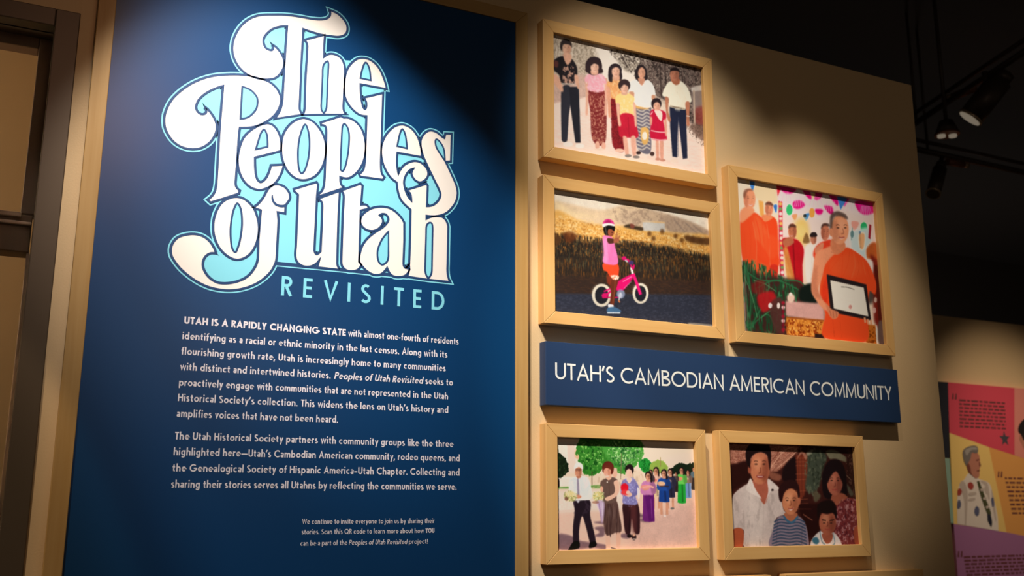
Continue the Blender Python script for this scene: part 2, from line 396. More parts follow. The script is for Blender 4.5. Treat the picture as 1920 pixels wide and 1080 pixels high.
def glyph(ch, w):
    """Strokes of a geometric sans letter (cap height 1, stroke w) and its advance."""
    h = w/2; X = 0.68; D = -0.30; A = 1.06
    def o_(r, ht, cx=None, cy=None):
        return arc(cx if cx is not None else r, cy if cy is not None else ht/2, r-h, ht/2-h, 90, 450, 24)
    if ch == 'A': return [[(h*.9, 0), (.39, 1-h*.6), (.78-h*.9, 0)], [(.2, .33), (.58, .33)]], .78
    if ch == 'B': return [[(h, 0), (h, 1)], [(h, 1-h)] + arc(.30, .765, .22-h*.6, .235-h, 90, -90) + [(h, .53)], [(h, .53)] + arc(.32, .265, .26-h*.6, .265-h, 90, -90) + [(h, h)]], .58
    if ch == 'C': return [arc(.50, .5, .5-h, .5-h, 48, 312, 20)], .84
    if ch == 'D': return [[(h, 0), (h, 1)], [(h, 1-h)] + arc(.32, .5, .44-h, .5-h, 90, -90, 14) + [(h, h)]], .76
    if ch == 'E': return [[(.48, 1-h), (h, 1-h), (h, h), (.48, h)], [(h, .51), (.44, .51)]], .50
    if ch == 'F': return [[(.47, 1-h), (h, 1-h), (h, 0)], [(h, .5), (.43, .5)]], .48
    if ch == 'G': return [arc(.50, .5, .5-h, .5-h, 45, 340, 20) , [(.55, .45), (.97, .45)], [(.94, .45), (.94, .3)]], .98
    if ch == 'H': return [[(h, 0), (h, 1)], [(.68-h, 0), (.68-h, 1)], [(h, .52), (.68-h, .52)]], .68
    if ch == 'I': return [[(h, 0), (h, 1)]], w
    if ch == 'L': return [[(h, 1), (h, h), (.44, h)]], .45
    if ch == 'M': return [[(h, 0), (h+.04, 1-h*.5), (.43, .12), (.82-h, 1-h*.5), (.86-h, 0)]], .86
    if ch == 'N': return [[(h, 0), (h, 1-h*.5), (.70-h, h*.5), (.70-h, 1)]], .70
    if ch == 'O': return [o_(.5, 1)], 1.0
    if ch == 'P': return [[(h, 0), (h, 1)], [(h, 1-h)] + arc(.29, .71, .25-h*.6, .29-h, 90, -90) + [(h, .42+h)]], .55
    if ch == 'Q': return [o_(.5, 1), [(.6, .3), (.95, -.05)]], 1.0
    if ch == 'R': return [[(h, 0), (h, 1)], [(h, 1-h)] + arc(.28, .725, .24-h*.6, .275-h, 90, -90) + [(h, .45+h)], [(.27, .45), (.54-h*.5, 0)]], .56
    if ch == 'S': return [arc(.27, .75, .22-h*.4, .25-h, 40, 230, 10) + arc(.26, .265, .25-h*.4, .265-h, 60, -145, 12)], .53
    if ch == 'T': return [[(0, 1-h), (.54, 1-h)], [(.27, 0), (.27, 1)]], .54
    if ch == 'U': return [[(h, 1), (h, .33)] + arc(.33, .33, .33-h, .33-h, 180, 360, 14) + [(.66-h, 1)]], .66
    if ch == 'V': return [[(h*.8, 1), (.36, h*.8), (.72-h*.8, 1)]], .72
    if ch == 'W': return [[(h*.8, 1), (.28, h), (.53, 1-h), (.78, h), (1.06-h*.8, 1)]], 1.06
    if ch == 'Y': return [[(h*.8, 1), (.31, .45), (.62-h*.8, 1)], [(.31, .5), (.31, 0)]], .62
    if ch == 'a': return [arc(.22, X-.2, .18, .2-h, 150, 0, 8) + [(.44-h, 0)], arc(.21, .2, .21-h, .2-h, 60, 360, 14), [(.2, .4-h), (.44-h, .4-h)]], .45
    if ch == 'b': return [[(h, 0), (h, A)], o_(.30, X, .31)], .61
    if ch == 'c': return [arc(.31, X/2, .31-h, X/2-h, 48, 312, 14)], .50
    if ch == 'd': return [[(.61-h, 0), (.61-h, A)], o_(.30, X, .30)], .61
    if ch == 'e': return [[(h, .36), (.58-h*.6, .36)] + arc(.30, X/2, .30-h, X/2-h, 5, 318, 16)], .58
    if ch == 'f': return [[(.16, 0), (.16, .84)] + arc(.34, .86, .18, .2-h, 170, 80, 5), [(0, X-h), (.33, X-h)]], .34
    if ch == 'g': return [o_(.29, X, .29), [(.58-h, X), (.58-h, -.02)] + arc(.29, -.02, .29-h, .28-h, 0, -150, 10)], .58
    if ch == 'h': return [[(h, 0), (h, A)], arc(.28, X-.28, .28-h, .28-h, 180, 0, 8) + [(.56-h, 0)]], .56
    if ch == 'i': return [[(h, 0), (h, X)], [(h, .85), (h, .85+w)]], w
    if ch == 'j': return [[(h, X), (h, -.25)], [(h, .85), (h, .85+w)], [(h, -.16), (-.12, -.28)]], w
    if ch == 'k': return [[(h, 0), (h, A)], [(h, .28), (.44, X)], [(.2, .38), (.48, 0)]], .48
    if ch == 'l': return [[(h, 0), (h, A)]], w
    if ch == 'm': return [[(h, 0), (h, X)], arc(.245, X-.25, .245-h, .25-h, 180, 0, 8) + [(.49-h, 0)], arc(.675-w*.5+.02, X-.25, .245-h, .25-h, 180, 0, 8) + [(.92-w*.5+.02-h, 0)]], .94-w*.5
    if ch == 'n': return [[(h, 0), (h, X)], arc(.28, X-.28, .28-h, .28-h, 180, 0, 8) + [(.56-h, 0)]], .56
    if ch == 'o': return [o_(.32, X)], .64
    if ch == 'p': return [[(h, D), (h, X)], o_(.30, X, .31)], .61
    if ch == 'q': return [[(.61-h, D), (.61-h, X)], o_(.30, X, .30)], .61
    if ch == 'r': return [[(h, 0), (h, X)], arc(.27, X-.26, .27-h, .26-h, 180, 70, 6)], .34
    if ch == 's': return [arc(.20, X-.175, .17-h*.4, .175-h*.8, 45, 230, 8) + arc(.20, .18, .19-h*.4, .18-h*.8, 60, -145, 10)], .40
    if ch == 't': return [[(.17, .9), (.17, .17)] + arc(.30, .15, .13, .15-h, 180, 280, 5), [(0, X-h), (.34, X-h)]], .36
    if ch == 'u': return [[(h, X), (h, .27)] + arc(.27, .27, .27-h, .27-h, 180, 360, 10) + [(.54-h, X)]], .54
    if ch == 'v': return [[(h*.8, X), (.26, h*.7), (.52-h*.8, X)]], .52
    if ch == 'w': return [[(h*.8, X), (.22, h*.7), (.40, X-h*.5), (.58, h*.7), (.80-h*.8, X)]], .80
    if ch == 'x': return [[(.03, 0), (.45, X)], [(.03, X), (.45, 0)]], .48
    if ch == 'y': return [[(h*.8, X), (.265, h*.7)], [(.53-h*.8, X), (.14, D)]], .53
    if ch == '.': return [[(h, 0), (h, w)]], w
    if ch == ',': return [[(h*1.3, w), (0, -.15)]], w
    if ch == '!': return [[(h, .3), (h, 1)], [(h, 0), (h, w)]], w
    if ch == "'": return [[(h*1.6, 1), (0, .68)]], w
    if ch == '-': return [[(0, .34), (.28, .34)]], .28
    if ch == '\u2013': return [[(0, .34), (.45, .34)]], .45
    if ch == '\u2014': return [[(0, .34), (.86, .34)]], .86
    return [], .22

def letter(b, text, x0, x1, z, cap, w, y, gap=0.15, slant=0.0, mi=0):
    """Sets text between x0 and x1 on the baseline z; widths are fitted to the run."""
    pos = 0; items = []
    for ch in text:
        if ch == ' ':
            pos += 0.30 + gap * 0.3
            continue
        g, adv = glyph(ch, w)
        items.append((pos, g))
        pos += adv + gap
        if ch in "AVWYTLUvwyCOo" : pos -= gap * 0.28
    pos -= gap
    sx = (x1 - x0) / (pos * cap)
    for p, g in items:
        for k, st in enumerate(g):
            pts = [(x0 + (p + q[0] + slant * q[1]) * cap * sx, z + q[1] * cap) for q in st]
            b.stroke(pts, w * cap / 2, y - 0.00005 * k, mi)

# ------------------------------------------------------------------ unseen track lamp with an added beam-cutting flag
def tube(name, p0, p1, r, m, parent, seg=20, r1=None):
    """A closed round bar from p0 to p1 (heights relative to the eye)."""
    bm = bmesh.new()
    bmesh.ops.create_cone(bm, cap_ends=True, segments=seg, radius1=r, radius2=r if r1 is None else r1, depth=1)
    a = Vector(p0); d = Vector(p1) - a
    mt = d.to_track_quat('Z', 'Y').to_matrix().to_4x4()
    for v in bm.verts:
        v.co = mt @ Vector((v.co.x, v.co.y, (v.co.z + 0.5) * d.length))
    me = bpy.data.meshes.new(name); bm.to_mesh(me); bm.free()
    me.polygons.foreach_set('use_smooth', [len(f.vertices) == 4 for f in me.polygons])
    me.materials.append(m)
    o = bpy.data.objects.new(name, me); C.objects.link(o)
    o.location = Vector((a.x, a.y, a.z + EYE))
    if parent is not None:
        o.parent = parent; o.location -= parent.location
    return o
def flagged(L0, aim, q1, q2, label):
    """An unseen track spotlight; its added flag plate cuts the beam along the line q1-q2 on the wall."""
    L0, q1, q2 = Vector(L0), Vector(q1), Vector(q2)
    t = thing('track_light', L0, label, 'spotlight')
    aim = (Vector(aim) - L0).normalized()
    tube('can', L0 - aim*0.02, L0 - aim*0.16, 0.05, M['black'], t)
    c = L0 - aim*0.09
    tube('stem', c, (c.x, c.y, 2.92), 0.012, M['black'], t)
    e1, e2 = (L0 + (q - L0) * 0.075 for q in (q1, q2))
    w = Vector((-0.904, 0, -0.428)) * 0.16
    vv = [e1, e2, e2 + w, e1 + w]
    vv += [p + aim*0.002 for p in vv]
    me = bpy.data.meshes.new('beam_flag')
    me.from_pydata([tuple(p - L0) for p in vv], [], [(0,1,2,3),(7,6,5,4),(0,4,5,1),(1,5,6,2),(2,6,7,3),(3,7,4,0)])
    me.materials.append(M['black'])
    o = bpy.data.objects.new('beam_flag', me); C.objects.link(o); o.parent = t
flagged((-0.359, -1.3, 2.33), (0.478, 0, 0.695), (-0.14, 0.03, 0.852), (0.62, 0.0, -0.752), 'unseen black track spotlight with an added beam flag, farther left above the title panel')
flagged((-0.019, -1.3, 2.33), (0.60, 0, -0.04), (-0.22, 0.03, 0.852), (0.54, 0.0, -0.752), 'unseen black track spotlight with an added beam flag, farther right above the title panel')

# ------------------------------------------------------------------ title panel
PX0, PX1, PZ1, PZ0 = 0.0885, 0.9925, 1.1565, -1.3
panel = thing('title_panel', ((PX0+PX1)/2, 0.004, PZ0),
              'tall dark blue text panel with big cream title lettering', 'display panel')
bd = Flat(); bd.box(PX0-0.004, PX1+0.004, 0.004, 0.026, PZ0-0.004, PZ1+0.004)
board = bd.build('board', M['blue'], panel, at=((PX0+PX1)/2, 0.015, PZ0))
TW = 0.0325
def mitre(parent, x0, x1, z0, z1, w, y0, y1, mv, mh, name='frame_rail', bev=0.0012, skip=()):
    """Four mitred rails round the outer rectangle."""
    o = [(x0, z0), (x1, z0), (x1, z1), (x0, z1)]
    i = [(x0+w, z0+w), (x1-w, z0+w), (x1-w, z1-w), (x0+w, z1-w)]
    for k in range(4):
        if k in skip: continue
        j = (k+1) % 4
        b = Flat(); b.prism([o[k], o[j], i[j], i[k]], y0, y1)
        cx = (o[k][0]+o[j][0])/2; cz = (o[k][1]+o[j][1])/2
        b.build(name, mh if k in (0, 2) else mv, parent, at=(cx, (y0+y1)/2, cz), bevel=bev)
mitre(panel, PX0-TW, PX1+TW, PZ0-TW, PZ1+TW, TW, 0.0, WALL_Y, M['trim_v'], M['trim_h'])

# title: light blue ground, cream letters with navy outline
YB = 0.0040
gr = Flat()
gr.poly([(p[0], p[1]) for p in parse(LOGO_FILL, 1e-4)], YB-0.0001, 0)
paths = {}
for n, (o, cs) in LOGO.items():
    paths[n] = (smooth_path(parse(o, 1e-4)), [smooth_path(parse(c, 1e-4)) for c in cs])
k = 0
for k, (n, (o, cs)) in enumerate(paths.items()):
    gr.stroke(o, 0.0062, YB-0.00012-0.000002*k, 0, True)
bl = [(p[0], p[1]) for p in parse(LOGO_BASE, 1e-4)]
gr.stroke(bl, 0.0064, YB-0.00017, 0)
gr.stroke(bl, 0.0040, YB-0.00020, 1)
for k, (n, (o, cs)) in enumerate(paths.items()):
    gr.stroke(o, 0.0034, YB-0.00022-0.000003*k, 1, True)
back = gr.build('title_ground', [M['cyan'], M['navy']], panel, at=(0.5, YB, 0.75))
back['label'] = 'light blue ground with navy keyline behind the cream title letters'
for n, (o, cs) in paths.items():
    b = Flat()
    b.poly(o, YB-0.0003, 0)
    for c in cs:
        b.poly(c, YB-0.0004, 1)
        b.stroke(c, 0.0021, YB-0.0005, 2, True)
    b.stroke(o, 0.0020, YB-0.00055, 2, True)
    if n == 'letter_f':
        b.poly(smooth_path(parse(LOGO_HOOK, 1e-4)), YB-0.0006, 2)
    xs = [p[0] for p in o]; zs = [p[1] for p in o]
    b.build(n.split('.')[0], [M['cream'], M['cyan'], M['navy']], back, at=((min(xs)+max(xs))/2, YB, min(zs)))

def text_part(name, runs, m, parent, y, lab=None):
    b = Flat()
    for r in runs:
        letter(b, *r[:6], y, *r[6:])
    xs = [v[0] for v in b.v]; zs = [v[2] for v in b.v]
    o = b.build(name, m, parent, at=((min(xs)+max(xs))/2, y, min(zs)))
    if lab: o['label'] = lab
    return o
TY = YB - 0.0003
CAP = 0.0143
pos = 0.0; runs = []
for ch in 'REVISITED':
    runs.append((ch, pos)); pos += glyph(ch, .15)[1] + .60
sub = None
for ch, p in runs:
    f = (.8165 - .453) / (pos - .60)
    b = Flat(); letter(b, ch, .453 + p*f, .453 + (p + glyph(ch, .15)[1])*f, .4205, .0415, .15, TY)
    b.build('subtitle_letter', M['cyan'], panel, at=(.453 + p*f, TY, .4205))
text_part('heading_lettering', [('UTAH IS A RAPIDLY CHANGING STATE', .2655, .594, .3462, CAP, .22, .09)], M['white_ink'], panel, TY,
          'bold white opening capitals of the first paragraph')
R = .165
text_part('paragraph_lettering', [
    ('with almost one-fourth of residents', .599, .852, .3462, CAP, R),
    ('identifying as a racial or ethnic minority in the last census. Along with its', .2645, .8255, .3152, CAP, R),
    ('flourishing growth rate, Utah is increasingly home to many communities', .2645, .822, .2848, CAP, R),
    ('with distinct and intertwined histories.', .2645, .5645, .2543, CAP, R),
    ('Peoples of Utah Revisited', .5725, .769, .2543, CAP, R, .12, .18),
    ('seeks to', .7755, .8395, .2543, CAP, R),
    ('proactively engage with communities that are not represented in the Utah', .2645, .829, .2235, CAP, R),
    ("Historical Society's collection. This widens the lens on Utah's history and", .2645, .830, .1938, CAP, R),
    ('amplifies voices that have not been heard.', .2645, .584, .1635, CAP, R)], M['white_ink'], panel, TY)
text_part('paragraph_lettering', [
    ('The Utah Historical Society partners with community groups like the three', .264, .843, .1205, CAP, R),
    ("highlighted here\u2014Utah's Cambodian American community, rodeo queens, and", .264, .8585, .0905, CAP, R),
    ('the Genealogical Society of Hispanic America\u2013Utah Chapter. Collecting and', .264, .8585, .060, CAP, R),
    ('sharing their stories serves all Utahns by reflecting the communities we serve.', .264, .852, .0295, CAP, R)], M['white_ink'], panel, TY)
SC = 0.0098
text_part('small_print', [
    ('We continue to invite everyone to join us by sharing their', .519, .8025, -.0395, SC, .15),
    ('stories. Scan this QR code to learn more about how', .519, .778, -.0595, SC, .15),
    ('YOU', .7825, .802, -.0595, SC, .22),
    ('can be a part of the', .5175, .613, -.0815, SC, .15),
    ('Peoples of Utah Revisited', .6165, .7415, -.0815, SC, .15, .12, .18),
    ('project!', .746, .788, -.0815, SC, .15)], M['white_ink'], panel, TY)

# ------------------------------------------------------------------ section sign
SX0, SX1, SZ0, SZ1 = 1.0694, 2.1872, 0.2222, 0.3699
sign = thing('section_sign', ((SX0+SX1)/2, WALL_Y, SZ0),
             "long navy blue sign board lettered UTAH'S CAMBODIAN AMERICAN COMMUNITY", 'sign')
b = Flat(); b.box(SX0, SX1, 0.0, WALL_Y, SZ0, SZ1)
b.build('sign_board', M['sign_blue'], sign, at=((SX0+SX1)/2, 0.015, SZ0), bevel=0.0008)
text_part('sign_lettering', [("UTAH'S CAMBODIAN AMERICAN COMMUNITY", 1.094, 2.158, .2825, .0385, .125, .09)], M['metal_white'], sign, -0.0006,
          'pale capitals')

# ------------------------------------------------------------------ framed photographs
def framed(x0, x1, z0, z1, label, ink=None, wr=0.0305):
    t = thing('picture_frame', ((x0+x1)/2, WALL_Y, z0), label, 'framed photo', 'framed photographs on the wall')
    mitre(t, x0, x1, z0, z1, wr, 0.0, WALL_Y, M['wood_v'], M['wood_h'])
    if ink is not None:
        photo(t, x0+wr-.004, x1-wr+.004, z0+wr-.004, z1-wr+.004, ink)
    return t
def photo(t, x0, x1, z0, z1, ink):
    """The print: a fine sheet of coloured cells set back in the frame."""
    hh, ww = ink.shape[:2]
    me = bpy.data.meshes.new('photo_print')
    xs = np.linspace(x0, x1, ww); zs = np.linspace(z1, z0, hh)
    cx, cz = (x0+x1)/2, z0
    gx, gz = np.meshgrid(xs - cx, zs - cz)
    co = np.stack([gx, np.zeros_like(gx), gz], -1).reshape(-1, 3)
    idx = np.arange(hh*ww).reshape(hh, ww)
    q = np.stack([idx[1:, :-1], idx[1:, 1:], idx[:-1, 1:], idx[:-1, :-1]], -1).reshape(-1, 4)
    me.vertices.add(hh*ww); me.vertices.foreach_set('co', co.astype(np.float32).ravel())
    me.loops.add(q.size); me.loops.foreach_set('vertex_index', q.astype(np.int32).ravel())
    me.polygons.add(len(q)); me.polygons.foreach_set('loop_start', np.arange(0, q.size, 4, dtype=np.int32))
    me.update(calc_edges=True)
    at = me.color_attributes.new('ink', 'FLOAT_COLOR', 'POINT')
    rgba = np.ones((hh*ww, 4), np.float32); rgba[:, :3] = ink.reshape(-1, 3)
    at.data.foreach_set('color', rgba.ravel())
    me.materials.append(M['print'])
    o = bpy.data.objects.new('photo_print', me); C.objects.link(o)
    o.parent = t
    o.location = Vector((cx, 0.011, cz + EYE)) - t.location

# ------------------------------------------------------------------ what the prints show
class Canvas:
    """Draws coloured shapes on a grid; units are thousandths of the print's width."""
    def __init__(self, aspect, cells=440, ss=2):
        self.w = cells * ss; self.h = int(round(cells / aspect)) * ss; self.ss = ss
        self.k = self.w / 1000.0
        self.a = np.zeros((self.h, self.w, 3)) + 0.5
        self.rng = np.random.RandomState(7)
    def mask(self, pts, f):
        pts = np.array(pts) * self.k
        pad = int(f * self.k * 1.5) + 2
        x0 = max(int(pts[:, 0].min()) - pad, 0); x1 = min(int(pts[:, 0].max()) + pad + 1, self.w)
        y0 = max(int(pts[:, 1].min()) - pad, 0); y1 = min(int(pts[:, 1].max()) + pad + 1, self.h)
        if x1 <= x0 or y1 <= y0: return None
        xs = np.arange(x0 - pad, x1 + pad) + 0.5
        m = np.zeros((y1 - y0 + 2*pad, len(xs)))
        ax, ay = pts[:, 0], pts[:, 1]; bx, by = np.roll(ax, -1), np.roll(ay, -1)
        for r in range(m.shape[0]):
            y = y0 - pad + r + 0.5
            hit = (ay <= y) != (by <= y)
            if not hit.any(): continue
            xi = np.sort(ax[hit] + (y - ay[hit]) / (by[hit] - ay[hit]) * (bx[hit] - ax[hit]))
            m[r] = np.searchsorted(xi, xs) % 2
        m = self.blur(m, f * self.k)
        return (slice(y0, y1), slice(x0, x1)), m[pad:m.shape[0]-pad, pad:m.shape[1]-pad]
    @staticmethod
    def blur(m, f):
        n = int(round(f))
        if n < 1: return m
        for ax in (0, 1):
            for _ in range(2):
                c = np.cumsum(np.pad(m, [(n, n) if i == ax else (0, 0) for i in (0, 1)], mode='edge'), axis=ax)
                c = np.concatenate([np.zeros_like(c[:1] if ax == 0 else c[:, :1]), c], axis=ax)
                s = 2*n + 1
                m = ((c[s:] - c[:-s]) if ax == 0 else (c[:, s:] - c[:, :-s])) / s
        return m
    def noise(self, h, w, sx, sy, octv=3):
        out = np.zeros((h, w)); amp = 1; tot = 0
        for o in range(octv):
            gx = max(sx * self.k / 2**o, 1.0); gy = max(sy * self.k / 2**o, 1.0)
            g = self.rng.rand(int(h/gy) + 3, int(w/gx) + 3)
            y = np.arange(h) / gy; x = np.arange(w) / gx
            yi = y.astype(int); xi = x.astype(int); fy = (y - yi)[:, None]; fx = (x - xi)[None]
            fy = fy*fy*(3-2*fy); fx = fx*fx*(3-2*fx)
            v = (g[yi][:, xi]*(1-fx) + g[yi][:, xi+1]*fx)*(1-fy) + (g[yi+1][:, xi]*(1-fx) + g[yi+1][:, xi+1]*fx)*fy
            out += v * amp; tot += amp; amp *= 0.6
        return out / tot
    def put(self, got, col, a):
        if got is None: return
        sl, m = got
        m = (m * a)[..., None]
        self.a[sl] = self.a[sl] * (1 - m) + np.array(col) * m
    def run(self, text, gain, contrast=1.0, dim=1.0):
        for ln in text.strip().splitlines():
            t = ln.split()
            op, col, a = t[0], [int(t[1][i:i+2], 16)/255 for i in (0, 2, 4)], float(t[2])
            if op == 'P':
                self.put(self.mask(smooth_path(parse(' '.join(t[4:])), True, 5), float(t[3])), col, a)
            elif op == 'L':
                b = Flat(); b.stroke(smooth_path(parse(' '.join(t[4:])), False, 5), float(t[3])/2, 0)
                n = len(b.v)//2
                ring = [(b.v[2*i][0], b.v[2*i][2]) for i in range(n)] + [(b.v[2*i+1][0], b.v[2*i+1][2]) for i in range(n-1, -1, -1)]
                self.put(self.mask(ring, 0.8), col, a)
            elif op in 'TB':
                got = self.mask(smooth_path(parse(' '.join(t[7:])), True, 5), float(t[6]))
                if got is None: continue
                sl, m = got
                n = self.noise(m.shape[0], m.shape[1], float(t[3]), float(t[4]))
                al = m * np.clip((n - float(t[5])) * 6, 0, 1) if op == 'T' else np.clip((m * 1.5 + n - 1.2) * 7, 0, 1)
                self.put((sl, al), col, a)
        self.a = np.clip((self.a - 0.5) * contrast + 0.5, 0.01, 1) * dim
        # print grain and a little softness
        f = self.noise(self.h, self.w, 5, 5, 2)[..., None] - 0.5
        g = self.noise(self.h, self.w, 34, 34, 2)[..., None] - 0.5
        self.a = np.clip(self.a * (1 + 0.09 * f + 0.09 * g), 0, 1)
        for c in range(3):
            self.a[..., c] = self.blur(self.a[..., c], 1)
        s = self.ss
        im = self.a.reshape(self.h//s, s, self.w//s, s, 3).mean((1, 3))
        lin = np.where(im <= 0.04045, im/12.92, ((im + 0.055)/1.055)**2.4)
        g = np.array(gain)
        out = lin / (g.mean() * (g / g.mean()) ** 0.7)
        top = out.max(-1, keepdims=True)
        return np.clip(out * np.minimum(1, 0.9 / np.maximum(top, 1e-4)), 0.004, 0.9)
PRINTS = {}
